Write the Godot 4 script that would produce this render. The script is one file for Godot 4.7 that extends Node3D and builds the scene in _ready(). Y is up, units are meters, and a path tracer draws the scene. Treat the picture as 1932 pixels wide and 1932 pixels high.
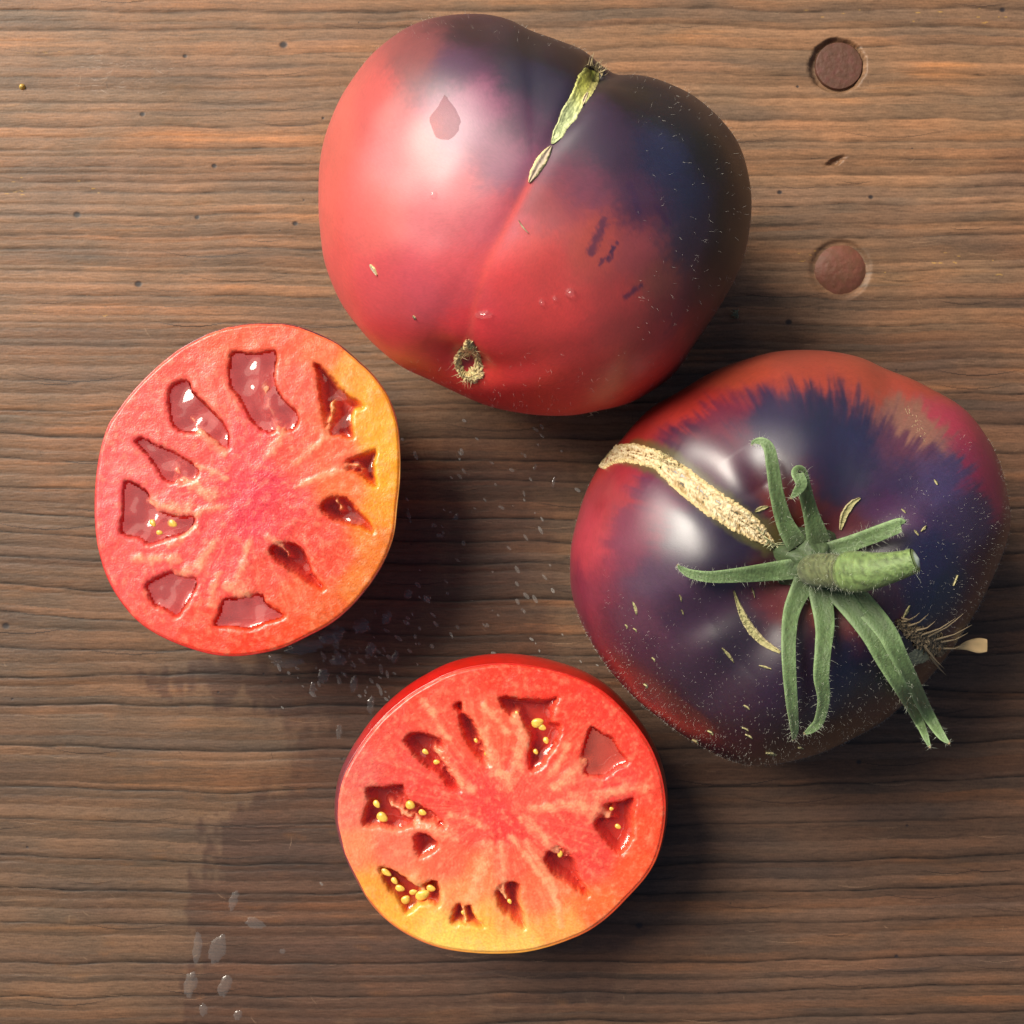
extends Node3D
# Four tomatoes (two whole, two halves) on a weathered wooden tabletop, seen from straight above.
# The plan is laid out in units of 1/1932 of the picture's width; at() turns a plan position at a height into metres.

const H := 0.33657          # camera height above the wood
const T := 0.36397          # tan(fov / 2)

var bump_tex := {}
var lin_cache := {}


class Fruit:
	var c := Vector2.ZERO
	var heq := 0.04
	var up := 0.04
	var dn := 0.04
	var e1 := 0.9
	var e2 := 0.92
	var rad := PackedFloat32Array()
	var feats := []           # [points, depths, width]
	var dimples := []         # [point, depth, width]
	var noise := FastNoiseLite.new()

	func radius(phi: float) -> float:
		var a := fposmod(phi, TAU) / TAU * 720.0
		var i := int(a)
		var f := a - i
		return lerpf(rad[i % 720], rad[(i + 1) % 720], f)

	func raw(phi: float, t: float) -> Vector3:
		var ct := maxf(cos(t), 0.0)
		var st := sin(t)
		var r := radius(phi) * pow(ct, e1)
		var y := heq + (up if st > 0.0 else dn) * signf(st) * pow(absf(st), e2)
		return Vector3(c.x + cos(phi) * r, y, c.y + sin(phi) * r)

	func normal(phi: float, t: float) -> Vector3:
		var k := 0.045 / (up if t > 0.0 else dn)
		return Vector3(cos(phi) * cos(t), sin(t) * k, sin(phi) * cos(t)).normalized()

	func disp(p: Vector3) -> float:
		var d := noise.get_noise_3d(p.x * 38.0, p.y * 38.0, p.z * 38.0) * 0.0006
		for f in feats:
			var pts: PackedVector3Array = f[0]
			var dep: PackedFloat32Array = f[1]
			var best := 1.0
			var bd := 0.0
			for i in pts.size() - 1:
				var a := pts[i]
				var ab := pts[i + 1] - a
				var s := clampf((p - a).dot(ab) / maxf(ab.length_squared(), 1e-12), 0.0, 1.0)
				var q := (p - a - ab * s).length_squared()
				if q < best:
					best = q
					bd = lerpf(dep[i], dep[i + 1], s)
			var w: float = f[2]
			var z := best / (w * w)
			if z < 9.0:
				d -= bd * exp(-z)
		for f in dimples:
			var q2: float = (p - f[0]).length_squared() / (f[2] * f[2])
			if q2 < 9.0:
				d -= f[1] * exp(-q2)
		return d

	func pos(phi: float, t: float) -> Vector3:
		var p := raw(phi, t)
		return p + normal(phi, t) * disp(p)

	# (phi, t) of the surface point that lies under a plan position (px, py)
	func find(px: float, py: float) -> Vector2:
		var h := heq + up * 0.7
		var phi := 0.0
		var t := 0.0
		var k := 0.36397 / 966.0
		var fix := Vector2.ZERO
		for i in 9:
			var x := (px - 966.0) * k * (0.33657 - h) - c.x
			var z := (py - 966.0) * k * (0.33657 - h) - c.y
			var q := Vector2(x, z) + fix
			phi = atan2(q.y, q.x)
			var rho := minf(q.length() / radius(phi), 0.9995)
			t = acos(pow(rho, 1.0 / e1))
			var p := pos(phi, t)
			fix += (Vector2(x, z) - Vector2(p.x - c.x, p.z - c.y)) * 0.5
			h = lerpf(h, p.y, 0.8)
		return Vector2(phi, t)

	func on(px: float, py: float, lift := 0.0) -> Vector3:
		var q := find(px, py)
		return pos(q.x, q.y) + normal(q.x, q.y) * lift


# ---------------------------------------------------------------- helpers
func at(px: float, py: float, h := 0.0) -> Vector3:
	var k := T / 966.0 * (H - h)
	return Vector3((px - 966.0) * k, h, (py - 966.0) * k)


func lin(r: float, g: float, b: float) -> Color:
	return Color(r / 255.0, g / 255.0, b / 255.0).srgb_to_linear()


func plan(flat: Array, s := 1.0, ox := 0.0, oy := 0.0) -> PackedVector2Array:
	var out := PackedVector2Array()
	for i in range(0, flat.size(), 2):
		out.append(Vector2(ox + s * flat[i], oy + s * flat[i + 1]))
	return out


func smooth2(p: PackedVector2Array, n: int, closed := true) -> PackedVector2Array:
	var out := PackedVector2Array()
	var m := p.size()
	for i in (m if closed else m - 1):
		var a := p[(i - 1 + m) % m] if closed or i > 0 else p[0]
		var b := p[i]
		var c := p[(i + 1) % m]
		var d := p[(i + 2) % m] if closed or i + 2 < m else p[m - 1]
		for k in n:
			out.append(b.cubic_interpolate(c, a, d, float(k) / n))
	if not closed:
		out.append(p[m - 1])
	return out


func radial(pts: PackedVector2Array, c: Vector2) -> PackedFloat32Array:
	var q := smooth2(pts, 12)
	var list := []
	for p in q:
		var v := p - c
		list.append(Vector2(fposmod(v.angle(), TAU), v.length()))
	list.sort_custom(func(a, b): return a.x < b.x)
	var out := PackedFloat32Array()
	out.resize(720)
	var j := 0
	var n := list.size()
	for i in 720:
		var a := i / 720.0 * TAU
		while j < n and list[j].x < a:
			j += 1
		var lo: Vector2 = list[(j - 1 + n) % n]
		var hi: Vector2 = list[j % n]
		var span := fposmod(hi.x - lo.x, TAU)
		var f := 0.0 if span < 1e-7 else fposmod(a - lo.x, TAU) / span
		out[i] = lerpf(lo.y, hi.y, clampf(f, 0, 1))
	var sm := out.duplicate()
	for i in 720:
		var s := 0.0
		for k in range(-3, 4):
			s += out[(i + k + 720) % 720]
		sm[i] = s / 7.0
	return sm


func grid_mesh(p: PackedVector3Array, nu: int, nv: int, wrap: bool, col: PackedColorArray, uv := PackedVector2Array(), flip := false, smooth := 1) -> ArrayMesh:
	# p[v * nu + u]; a closed strip when wrap is true
	var nrm := PackedVector3Array()
	nrm.resize(p.size())
	var mean := Vector3.ZERO
	for q in p:
		mean += q / p.size()
	for v in nv:
		var v0 := maxi(v - smooth, 0) * nu
		var v1 := mini(v + smooth, nv - 1) * nu
		for u in nu:
			var u0 := (u - smooth + nu) % nu if wrap else maxi(u - smooth, 0)
			var u1 := (u + smooth) % nu if wrap else mini(u + smooth, nu - 1)
			var n := (p[v * nu + u1] - p[v * nu + u0]).cross(p[v1 + u] - p[v0 + u])
			if n.length_squared() < 1e-24:
				n = p[v * nu + u] - mean
				nrm[v * nu + u] = n.normalized() if n.length() > 1e-4 else Vector3.UP
			else:
				nrm[v * nu + u] = (-n if flip else n).normalized()
	var idx := PackedInt32Array()
	var cols := nu if wrap else nu - 1
	idx.resize(cols * (nv - 1) * 6)
	var k := 0
	for v in nv - 1:
		for u in cols:
			var a := v * nu + u
			var b := v * nu + (u + 1) % nu
			var c := a + nu
			var d := b + nu
			if flip:
				idx[k] = a; idx[k + 1] = b; idx[k + 2] = c
				idx[k + 3] = b; idx[k + 4] = d; idx[k + 5] = c
			else:
				idx[k] = a; idx[k + 1] = c; idx[k + 2] = b
				idx[k + 3] = b; idx[k + 4] = c; idx[k + 5] = d
			k += 6
	return raw_mesh(p, nrm, idx, col, uv)


func raw_mesh(p: PackedVector3Array, nrm: PackedVector3Array, idx: PackedInt32Array, col: PackedColorArray, uv := PackedVector2Array()) -> ArrayMesh:
	var arr := []
	arr.resize(Mesh.ARRAY_MAX)
	arr[Mesh.ARRAY_VERTEX] = p
	arr[Mesh.ARRAY_NORMAL] = nrm
	arr[Mesh.ARRAY_INDEX] = idx
	if col.size():
		arr[Mesh.ARRAY_COLOR] = col
	if uv.size():
		arr[Mesh.ARRAY_TEX_UV] = uv
	var m := ArrayMesh.new()
	m.add_surface_from_arrays(Mesh.PRIMITIVE_TRIANGLES, arr)
	return m


func put(called: String, m: Mesh, mat: Material, parent: Node3D, origin := Vector3.ZERO) -> MeshInstance3D:
	var o := MeshInstance3D.new()
	o.name = called
	o.mesh = m
	o.material_override = mat
	o.position = origin
	parent.add_child(o, true)
	return o


func thing(called: String, label: String, category: String, group := "") -> Node3D:
	var o := Node3D.new()
	o.name = called
	add_child(o, true)
	tag(o, label, category, group)
	return o


func tag(o: Node3D, label: String, category: String, group := "") -> void:
	o.set_meta("label", label)
	o.set_meta("category", category)
	if group:
		o.set_meta("group", group)


func noise(sd: int, freq: float, oct := 3) -> FastNoiseLite:
	var n := FastNoiseLite.new()
	n.seed = sd
	n.noise_type = FastNoiseLite.TYPE_SIMPLEX_SMOOTH
	n.frequency = freq
	n.fractal_octaves = oct
	if oct < 2:
		n.fractal_type = FastNoiseLite.FRACTAL_NONE
	return n


func bump(sd: int, freq: float, cellular := false, oct := 3) -> ImageTexture:
	var n := noise(sd, freq, oct)
	if cellular:
		n.noise_type = FastNoiseLite.TYPE_CELLULAR
		n.cellular_return_type = FastNoiseLite.RETURN_DISTANCE
	return ImageTexture.create_from_image(n.get_seamless_image(512, 512))


func mat(rough: float, opts := {}) -> StandardMaterial3D:
	var m := StandardMaterial3D.new()
	m.roughness = rough
	m.vertex_color_use_as_albedo = opts.get("vc", true)
	if opts.has("color"):
		m.albedo_color = opts.color
	if opts.has("coat"):
		m.clearcoat_enabled = true
		m.clearcoat = opts.coat
		m.clearcoat_roughness = opts.get("coat_rough", 0.15)
	if opts.has("sss"):
		m.subsurf_scatter_enabled = true
		m.subsurf_scatter_strength = opts.sss
	if opts.has("spec"):
		m.metallic_specular = opts.spec
	if opts.has("bump"):
		m.heightmap_enabled = true
		m.heightmap_texture = opts.bump
		m.heightmap_scale = opts.get("depth", 0.01)
		m.uv1_triplanar = true
		var s: float = opts.get("scale", 60.0)
		m.uv1_scale = Vector3(s, s, s)
	if opts.has("rim"):
		m.rim_enabled = true
		m.rim = opts.rim
	if opts.has("alpha"):
		m.transparency = BaseMaterial3D.TRANSPARENCY_ALPHA
		m.albedo_color.a = opts.alpha
	if opts.has("back"):
		m.backlight_enabled = true
		m.backlight = opts.back
	return m


# Colours that blend smoothly between sample points: [x, y, z, r, g, b] in 3D
func blend(p: Vector3, sp: PackedVector3Array, sc: PackedVector3Array, e2: float) -> Vector3:
	var s := Vector3.ZERO
	var tw := 0.0
	for i in sp.size():
		var d := p.distance_squared_to(sp[i]) + e2
		var w := 1.0 / (d * d * d)
		s += sc[i] * w
		tw += w
	return s / tw


func polyline_d2(p: Vector2, a: PackedVector2Array, closed: bool) -> float:
	var best := 1e9
	var n := a.size()
	for i in (n if closed else n - 1):
		var q := a[i]
		var ab := a[(i + 1) % n] - q
		var s := clampf((p - q).dot(ab) / maxf(ab.length_squared(), 1e-12), 0.0, 1.0)
		var d := p.distance_squared_to(q + ab * s)
		if d < best:
			best = d
	return best


# ---------------------------------------------------------------- scene
func _ready():
	var cam := Camera3D.new()
	cam.name = "camera"
	cam.fov = 40.0
	cam.near = 0.01
	cam.far = 60.0
	cam.position = Vector3(0, H, 0)
	cam.rotation_degrees = Vector3(-90, 0, 0)
	add_child(cam)
	cam.current = true

	var we := WorldEnvironment.new()
	we.name = "daylight"
	var env := Environment.new()
	env.background_mode = Environment.BG_SKY
	var sky := Sky.new()
	var sm := ProceduralSkyMaterial.new()
	sm.sky_top_color = Color(0.56, 0.68, 0.86)
	sm.sky_horizon_color = Color(0.86, 0.88, 0.9)
	sm.sky_curve = 0.2
	sm.ground_bottom_color = Color(0.3, 0.28, 0.25)
	sm.ground_horizon_color = Color(0.5, 0.48, 0.45)
	sm.sky_energy_multiplier = 0.30
	sm.ground_energy_multiplier = 0.2
	sm.sun_angle_max = 20.0
	sky.sky_material = sm
	env.sky = sky
	env.tonemap_mode = Environment.TONE_MAPPER_LINEAR
	env.tonemap_exposure = 3.3
	env.sdfgi_enabled = true
	env.ssao_enabled = true
	env.ssil_enabled = true
	we.environment = env
	add_child(we)

	var sun := DirectionalLight3D.new()
	sun.name = "sun"
	sun.light_energy = 0.5
	sun.light_color = Color(1.0, 0.965, 0.905)
	sun.light_angular_distance = 30.0
	sun.shadow_enabled = true
	var az := deg_to_rad(38.0)
	var el := deg_to_rad(45.0)
	var travel := Vector3(cos(az) * cos(el), -sin(el), sin(az) * cos(el))
	sun.look_at_from_position(-travel, Vector3.ZERO, Vector3.UP)
	add_child(sun)

	bump_tex.pores = bump(5, 0.16, false, 3)
	bump_tex.cells = bump(6, 0.09, true, 2)
	bump_tex.fibre = bump(7, 0.03, false, 5)

	var t0 := Time.get_ticks_msec()
	build_table()
	print("table ", Time.get_ticks_msec() - t0); t0 = Time.get_ticks_msec()
	build_red_tomato()
	print("tomato a ", Time.get_ticks_msec() - t0); t0 = Time.get_ticks_msec()
	build_stem_tomato()
	print("tomato b ", Time.get_ticks_msec() - t0); t0 = Time.get_ticks_msec()
	build_halves()
	print("halves ", Time.get_ticks_msec() - t0); t0 = Time.get_ticks_msec()
	build_water()
	print("water ", Time.get_ticks_msec() - t0)


# ---------------------------------------------------------------- table
const TEX := 2048
const SPAN := 3312.0        # plan units covered by the wood texture (0.42 m)
var wood_lines := []
var line_weight := PackedFloat32Array()
var wood_noise: FastNoiseLite
var wet_dark_map: Image
var wet_noise: FastNoiseLite


func make_lines() -> void:
	# growth rings of the board: y at x = 0, 966, 1932
	var given := [22,20,15, 61,50,51, 108,95,81, 147,140,137, 195,185,178, 239,228,223, 281,270,264, 313,303,298, 342,335,327, 360,356,350, 403,395,381,
		443,435,415, 470,462,440, 508,515,505, 555,560,562, 606,612,610, 650,660,655, 715,712,690, 772,759,740, 815,826,795, 862,868,850, 918,905,905, 968,977,955,
		1005,1020,1000, 1050,1061,1040, 1100,1130,1100, 1150,1197,1160, 1217,1236,1228, 1273,1276,1305, 1325,1336,1350, 1403,1416,1394, 1482,1490,1466, 1544,1556,1542,
		1616,1630,1610, 1678,1684,1667, 1742,1743,1727, 1816,1814,1799, 1880,1873,1855, 1938,1928,1907]
	var r := RandomNumberGenerator.new()
	r.seed = 11
	var y := -760.0
	while y < 0.0:
		wood_lines.append([y, y - 6 + r.randf() * 8, y - 10 + r.randf() * 10])
		y += r.randf_range(34, 66)
	for i in range(0, given.size(), 3):
		wood_lines.append([given[i], given[i + 1], given[i + 2]])
	y = 1985.0
	while y < 2700.0:
		wood_lines.append([y, y - 6 + r.randf() * 4, y - 22 + r.randf() * 8])
		y += r.randf_range(45, 78)
	# fainter lines between the strong ones
	var all := []
	for i in wood_lines.size():
		all.append(wood_lines[i])
		line_weight.append(r.randf_range(0.75, 1.1))
		if i + 1 < wood_lines.size():
			var a: Array = wood_lines[i]
			var b: Array = wood_lines[i + 1]
			var gap: float = b[1] - a[1]
			var k := int(gap / 24.0)
			for j in k:
				var f := (j + 1.0) / (k + 1.0) + r.randf_range(-0.12, 0.12)
				all.append([lerpf(a[0], b[0], f), lerpf(a[1], b[1], f), lerpf(a[2], b[2], f)])
				line_weight.append(r.randf_range(0.08, 0.38))
	wood_lines = all


func lines_at(x: float) -> PackedFloat32Array:
	var u := clampf(x / 1932.0, -0.1, 1.1)
	var a := 2.0 * (u - 0.5) * (u - 1.0)
	var b := -4.0 * u * (u - 1.0)
	var c := 2.0 * u * (u - 0.5)
	var out := PackedFloat32Array()
	var last := -2000.0
	for i in wood_lines.size():
		var l: Array = wood_lines[i]
		var y: float = l[0] * a + l[1] * b + l[2] * c
		y += wood_noise.get_noise_2d(x * 0.2, i * 2.5) * 9.0 + wood_noise.get_noise_2d(x * 0.5, i * 71.0) * 0.8 + wood_noise.get_noise_2d(x * 3.0, i * 71.0 + 900.0) * 0.22
		y = maxf(y, last + 5.0)
		last = y
		out.append(y)
	return out


func wet_shape(q: Vector2) -> float:
	# soft field over the region soaked by tomato juice
	var big := [745,800, 930,770, 1110,800, 1120,900, 1085,1050, 1110,1180, 1160,1290, 1290,1400, 1300,1700, 1230,1960, 980,2010, 700,2010, 352,2000, 338,1830, 352,1700, 392,1650, 378,1560, 470,1500,
		560,1390, 470,1330, 250,1290, 240,1262, 420,1245, 560,1225, 690,1140, 755,1000]
	var poly := plan(big)
	var d := sqrt(polyline_d2(q, poly, true))
	return d if Geometry2D.is_point_in_polygon(q, poly) else -d


func wet_at(x: float, y: float) -> float:
	var v := wet_dark_map.get_pixel(clampi(int((x + 690.0) / SPAN * 460.0), 0, 459), clampi(int((y + 690.0) / SPAN * 460.0), 0, 459)).r
	return v


var band_rgb := []
var band_h := []
var img_fine: PackedByteArray
var img_mid: PackedByteArray
var img_patch: PackedByteArray
var img_speck: PackedByteArray
var img_wet_dark: PackedByteArray
var strip_tint := []


func streaks(sd: int, freq: float, rows: int) -> PackedByteArray:
	var im := noise(sd, freq, 3).get_image(TEX, rows)
	im.resize(TEX, TEX, Image.INTERPOLATE_CUBIC)
	return im.get_data()


func wood_band(b: int) -> void:
	# one band of rows of the wood texture; rows run along the plan's x, columns along its y
	var rows := TEX / 16
	var rgb := PackedByteArray()
	rgb.resize(rows * TEX * 3)
	var hgt := PackedByteArray()
	hgt.resize(rows * TEX)
	var s := SPAN / TEX
	for rr in rows:
		var r := b * rows + rr
		var x := -690.0 + r * s
		var lines := lines_at(x)
		var j := 0
		var nl := lines.size()
		# how dark each ring line is here, and each strip's tone
		var dark := PackedFloat32Array()
		var wide := PackedFloat32Array()
		var tr := PackedFloat32Array()
		var tg := PackedFloat32Array()
		var tb := PackedFloat32Array()
		for i in nl:
			var v := wood_noise.get_noise_2d(x * 0.9, i * 37.0 + 300.0)
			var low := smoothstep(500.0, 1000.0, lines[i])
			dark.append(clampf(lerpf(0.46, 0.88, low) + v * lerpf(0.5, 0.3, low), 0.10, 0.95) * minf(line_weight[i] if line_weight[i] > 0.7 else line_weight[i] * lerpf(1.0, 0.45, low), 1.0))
			wide.append(lerpf(3.2, 2.7, low) * (1.0 + 0.5 * wood_noise.get_noise_2d(x * 0.4, i * 53.0 + 77.0)))
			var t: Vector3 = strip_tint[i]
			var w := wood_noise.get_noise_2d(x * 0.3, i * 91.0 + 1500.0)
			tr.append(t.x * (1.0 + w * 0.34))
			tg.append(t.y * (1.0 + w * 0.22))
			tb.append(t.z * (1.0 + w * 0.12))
		for c in TEX:
			var y := -690.0 + c * s
			while j < nl - 2 and lines[j + 1] <= y:
				j += 1
			var y0 := lines[j]
			var y1 := lines[j + 1]
			var wdt := y1 - y0
			var f := clampf((y - y0) / wdt, 0.0, 1.0)
			var k := r * TEX + c
			var fine := img_fine[k] / 255.0 - 0.5
			var mid := img_mid[k] / 255.0 - 0.5
			var patch := img_patch[k] / 255.0
			var speck := img_speck[k] / 255.0 - 0.5
			var wet := img_wet_dark[k] / 255.0
			var d0 := (y - y0) / wide[j]
			var d1 := (y1 - y) / (wide[j + 1] * 1.6)
			var ln := 1.0
			if d0 < 3.0:
				ln -= dark[j] * exp(-d0 * d0 * 1.6)
			if d1 < 3.0:
				ln -= dark[j + 1] * 0.6 * exp(-d1 * d1)
			ln = maxf(ln, 0.1)
			var tone := (1.04 - 0.12 * f * f) * ln * (1.0 + fine * 0.62 + mid * 0.50 + speck * 0.40)
			var o := smoothstep(0.60, 0.80, patch) * (0.6 + mid) * (1.0 - f * 0.5)
			var g := smoothstep(0.46, 0.22, patch) * 0.8
			var R := tr[j] * tone
			var G := tg[j] * tone
			var B := tb[j] * tone
			R *= 1.0 + o * 0.48 - g * 0.20
			G *= 1.0 + o * 0.22 - g * 0.15
			B *= 1.0 - o * 0.10 - g * 0.04
			if wet > 0.02:  # soaked wood and the darker lower right share these multipliers
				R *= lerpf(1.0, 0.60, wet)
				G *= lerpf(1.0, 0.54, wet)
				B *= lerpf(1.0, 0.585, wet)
			var q := (rr * TEX + c) * 3
			rgb[q] = clampi(int(255.0 * pow(clampf(R, 0.0, 1.0), 0.4545)), 0, 255)
			rgb[q + 1] = clampi(int(255.0 * pow(clampf(G, 0.0, 1.0), 0.4545)), 0, 255)
			rgb[q + 2] = clampi(int(255.0 * pow(clampf(B, 0.0, 1.0), 0.4545)), 0, 255)
			hgt[rr * TEX + c] = clampi(int(120.0 + fine * 80.0 + mid * 50.0 + speck * 36.0 - (1.0 - ln) * 60.0), 0, 255)
	band_rgb[b] = rgb
	band_h[b] = hgt


func build_table() -> void:
	wood_noise = noise(21, 0.012, 3)
	wet_noise = noise(22, 1.0, 4)
	make_lines()
	# juice-soaked region, plus a darker tone towards the lower right
	wet_dark_map = Image.create(460, 460, false, Image.FORMAT_L8)
	for iy in 460:
		for ix in 460:
			var q := Vector2(-690.0 + ix * SPAN / 460.0, -690.0 + iy * SPAN / 460.0)
			# the board colour is made darker towards the lower right
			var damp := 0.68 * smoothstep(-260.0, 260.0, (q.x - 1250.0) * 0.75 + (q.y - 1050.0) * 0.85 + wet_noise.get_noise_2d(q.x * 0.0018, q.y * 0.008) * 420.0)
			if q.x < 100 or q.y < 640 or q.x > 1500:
				wet_dark_map.set_pixel(ix, iy, Color.WHITE * damp)
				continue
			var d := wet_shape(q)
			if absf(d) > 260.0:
				wet_dark_map.set_pixel(ix, iy, Color.WHITE * (1.0 if d > 0.0 else damp))
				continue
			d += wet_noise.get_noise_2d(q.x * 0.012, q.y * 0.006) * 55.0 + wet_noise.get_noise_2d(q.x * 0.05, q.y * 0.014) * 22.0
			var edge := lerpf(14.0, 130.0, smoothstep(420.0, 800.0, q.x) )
			wet_dark_map.set_pixel(ix, iy, Color.WHITE * maxf(damp, smoothstep(-8.0, edge, d)))
	var r := RandomNumberGenerator.new()
	r.seed = 4
	for i in wood_lines.size():
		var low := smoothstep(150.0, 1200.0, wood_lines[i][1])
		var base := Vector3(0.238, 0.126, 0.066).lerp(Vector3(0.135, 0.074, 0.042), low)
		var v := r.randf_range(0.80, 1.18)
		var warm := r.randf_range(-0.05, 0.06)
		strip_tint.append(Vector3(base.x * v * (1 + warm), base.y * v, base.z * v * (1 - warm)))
	img_fine = streaks(31, 0.40, 300)
	img_mid = streaks(32, 0.13, 40)
	var ip := noise(33, 0.05, 4).get_image(700, 90)
	ip.resize(TEX, TEX, Image.INTERPOLATE_CUBIC)
	img_patch = ip.get_data()
	img_speck = noise(34, 0.30, 3).get_image(TEX, TEX).get_data()
	var iw: Image = wet_dark_map.duplicate()
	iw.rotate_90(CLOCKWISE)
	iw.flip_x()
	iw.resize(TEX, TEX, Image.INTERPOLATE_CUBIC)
	img_wet_dark = iw.get_data()
	band_rgb.resize(16)
	band_h.resize(16)
	var task := WorkerThreadPool.add_group_task(wood_band, 16)
	WorkerThreadPool.wait_for_group_task_completion(task)
	var rgb := PackedByteArray()
	var hgt := PackedByteArray()
	for b in 16:
		rgb.append_array(band_rgb[b])
		hgt.append_array(band_h[b])
	# pits and specks in the wood
	var im := Image.create_from_data(TEX, TEX, false, Image.FORMAT_RGB8, rgb)
	var ih := Image.create_from_data(TEX, TEX, false, Image.FORMAT_L8, hgt)
	var pits := [534,84,5, 348,105,3, 268,215,3, 144,404,4, 371,409,3.5, 403,312,3, 260,535,4, 556,421,3, 1470,362,3, 1487,607,5, 1642,371,3, 1890,18,3, 1320,620,3, 1170,905,4, 1240,950,3, 1190,1208,4, 1085,1131,3, 1620,1437,3, 1205,1745,4, 1690,1803,3, 10,1180,4]
	for i in range(0, pits.size(), 3):
		dot(im, ih, pits[i], pits[i + 1], pits[i + 2] * r.randf_range(0.8, 1.2))
	for i in 60:
		dot(im, ih, r.randf_range(-300, 2200), r.randf_range(-300, 2200), r.randf_range(0.8, 1.9))
	# pale scuffs, amber flecks of resin and loose fibres in the weathered surface
	for i in 70:
		stroke(im, Vector2(235 + r.randfn(0, 55), 135 + r.randfn(0, 26)), r.randf_range(-0.5, 0.5), r.randf_range(4, 22), Color(0.70, 0.64, 0.60), r.randf_range(0.10, 0.34))
	for i in 46:
		var fx := r.randf_range(1500, 1930) if i < 30 else r.randf_range(0, 200)
		var fy: float = [20, 36, 478, 495, 520][i % 5] + r.randf_range(-8, 8) if i < 30 else [96, 338, 360, 365, 590][i % 5] + r.randf_range(-6, 6)
		stroke(im, Vector2(fx, fy), r.randf_range(-0.15, 0.15), r.randf_range(4, 14), Color(0.80, 0.62, 0.28), r.randf_range(0.3, 0.7))
	for i in 260:
		stroke(im, Vector2(r.randf_range(-100, 2030), r.randf_range(-100, 2030)), r.randf_range(-1.6, 1.6), r.randf_range(6, 26), Color(0.66, 0.55, 0.44) if r.randf() < 0.6 else Color(0.2, 0.15, 0.12), r.randf_range(0.10, 0.32))
	for i in 150:
		var cyy := r.randf_range(-60, 1990)
		stroke(im, Vector2(r.randf_range(-100, 2030), cyy), r.randf_range(-0.012, 0.012), r.randf_range(40, 260), Color(0.13, 0.10, 0.09), r.randf_range(0.25, 0.6) * (1.0 if cyy > 600 else 0.6))
	for i in 420:
		stroke(im, Vector2(r.randf_range(-100, 2030), r.randf_range(-60, 1990)), r.randf_range(-0.02, 0.02), r.randf_range(20, 120), Color(0.62, 0.50, 0.40), r.randf_range(0.08, 0.30))
	for i in 170:
		var ox := r.randf_range(100, 1300)
		stroke(im, Vector2(ox, r.randf_range(20, 700) if i < 60 else r.randf_range(1300, 1900)), r.randf_range(-0.04, 0.04), r.randf_range(20, 60), Color(0.74, 0.46, 0.24), r.randf_range(0.3, 0.8), r.randf_range(4, 10))
	var wm := StandardMaterial3D.new()
	wm.albedo_texture = ImageTexture.create_from_image(im)
	wm.roughness = 0.48
	wm.metallic_specular = 0.38
	wm.heightmap_enabled = true
	wm.heightmap_texture = ImageTexture.create_from_image(ih)
	wm.heightmap_scale = 0.018
	# board surface
	var xs := PackedFloat32Array()
	var zs := PackedFloat32Array()
	var x := -3966.0
	while x <= 5900.0:
		xs.append(x)
		x += 5.0 if x > 1500 and x < 1670 else (30.0 if x > -60 and x < 2000 else 200.0)
	var y := -3966.0
	while y <= 5900.0:
		zs.append(y)
		y += 2.2 if y > -40 and y < 1980 else 24.0
	var p := PackedVector3Array()
	var uv := PackedVector2Array()
	var nx := xs.size()
	var nz := zs.size()
	p.resize(nx * nz)
	uv.resize(nx * nz)
	var k := T / 966.0 * H
	for i in nx:
		var tx := fold(xs[i])
		var lines := lines_at(tx)
		for j in nz:
			var ty := fold(zs[j])
			var h := 0.0
			var b := lines.bsearch(ty)
			if b > 0 and b < lines.size():
				var d0 := ty - lines[b - 1]
				var d1 := lines[b] - ty
				var amp := 0.00010 * line_weight[b - 1] * (0.6 + 0.8 * wood_noise.get_noise_2d(tx * 0.9, b * 37.0 + 300.0 - 37.0))
				h -= amp * exp(-d0 * d0 / 9.0) + amp * exp(-d1 * d1 / 30.0)
				h += 0.00003 * sin(clampf(d0 / (d0 + d1), 0, 1) * PI)
			h += wood_noise.get_noise_2d(tx * 0.25, ty * 0.2) * 0.0003
			var q := Vector2(xs[i], zs[j])
			h -= 0.0017 * smoothstep(54.0, 47.0, (q - Vector2(1581, 124)).length() + wood_noise.get_noise_2d(q.x * 2, q.y * 2) * 3.5)
			h -= 0.0007 * smoothstep(60.0, 50.0, (q - Vector2(1585, 509)).length())
			var ch := (q - Vector2(1577, 304)).rotated(0.55)
			h -= 0.0012 * smoothstep(1.0, 0.3, Vector2(ch.x / 22.0, ch.y / 8.0).length() + wood_noise.get_noise_2d(q.x * 6, q.y * 6) * 0.5)
			p[j * nx + i] = Vector3((xs[i] - 966.0) * k, h, (zs[j] - 966.0) * k)
			uv[j * nx + i] = Vector2((ty + 690.0) / SPAN, (tx + 690.0) / SPAN)
	var top := grid_mesh(p, nx, nz, false, PackedColorArray(), uv, true)
	var table := Node3D.new()
	table.name = "wooden_tabletop"
	table.set_meta("kind", "structure")
	table.set_meta("label", "weathered brown wooden board with dark straight grain lines under the tomatoes")
	add_child(table)
	put("board", top, wm, table)
	# underside
	var box := BoxMesh.new()
	box.size = Vector3(1.2476, 0.03, 1.2476)
	var um := mat(0.8, {"vc": false, "color": Color(0.36, 0.27, 0.2)})
	put("board_underside", box, um, table, Vector3(0.0, -0.0205, 0.0))
	# bolts
	var rust := mat(0.55, {"bump": bump_tex.fibre, "depth": 0.010, "scale": 40.0, "spec": 0.4})
	put("bolt_head", bolt_mesh(1583, 124, 45, -0.0009, 0.0002, 3, Vector3(0.115, 0.052, 0.036)), rust, table)
	put("resin_bead", bolt_mesh(42, 164, 6, 0.0001, 0.0008, 13, Vector3(0.62, 0.36, 0.08)), mat(0.15, {"sss": 0.2}), table)
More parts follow.
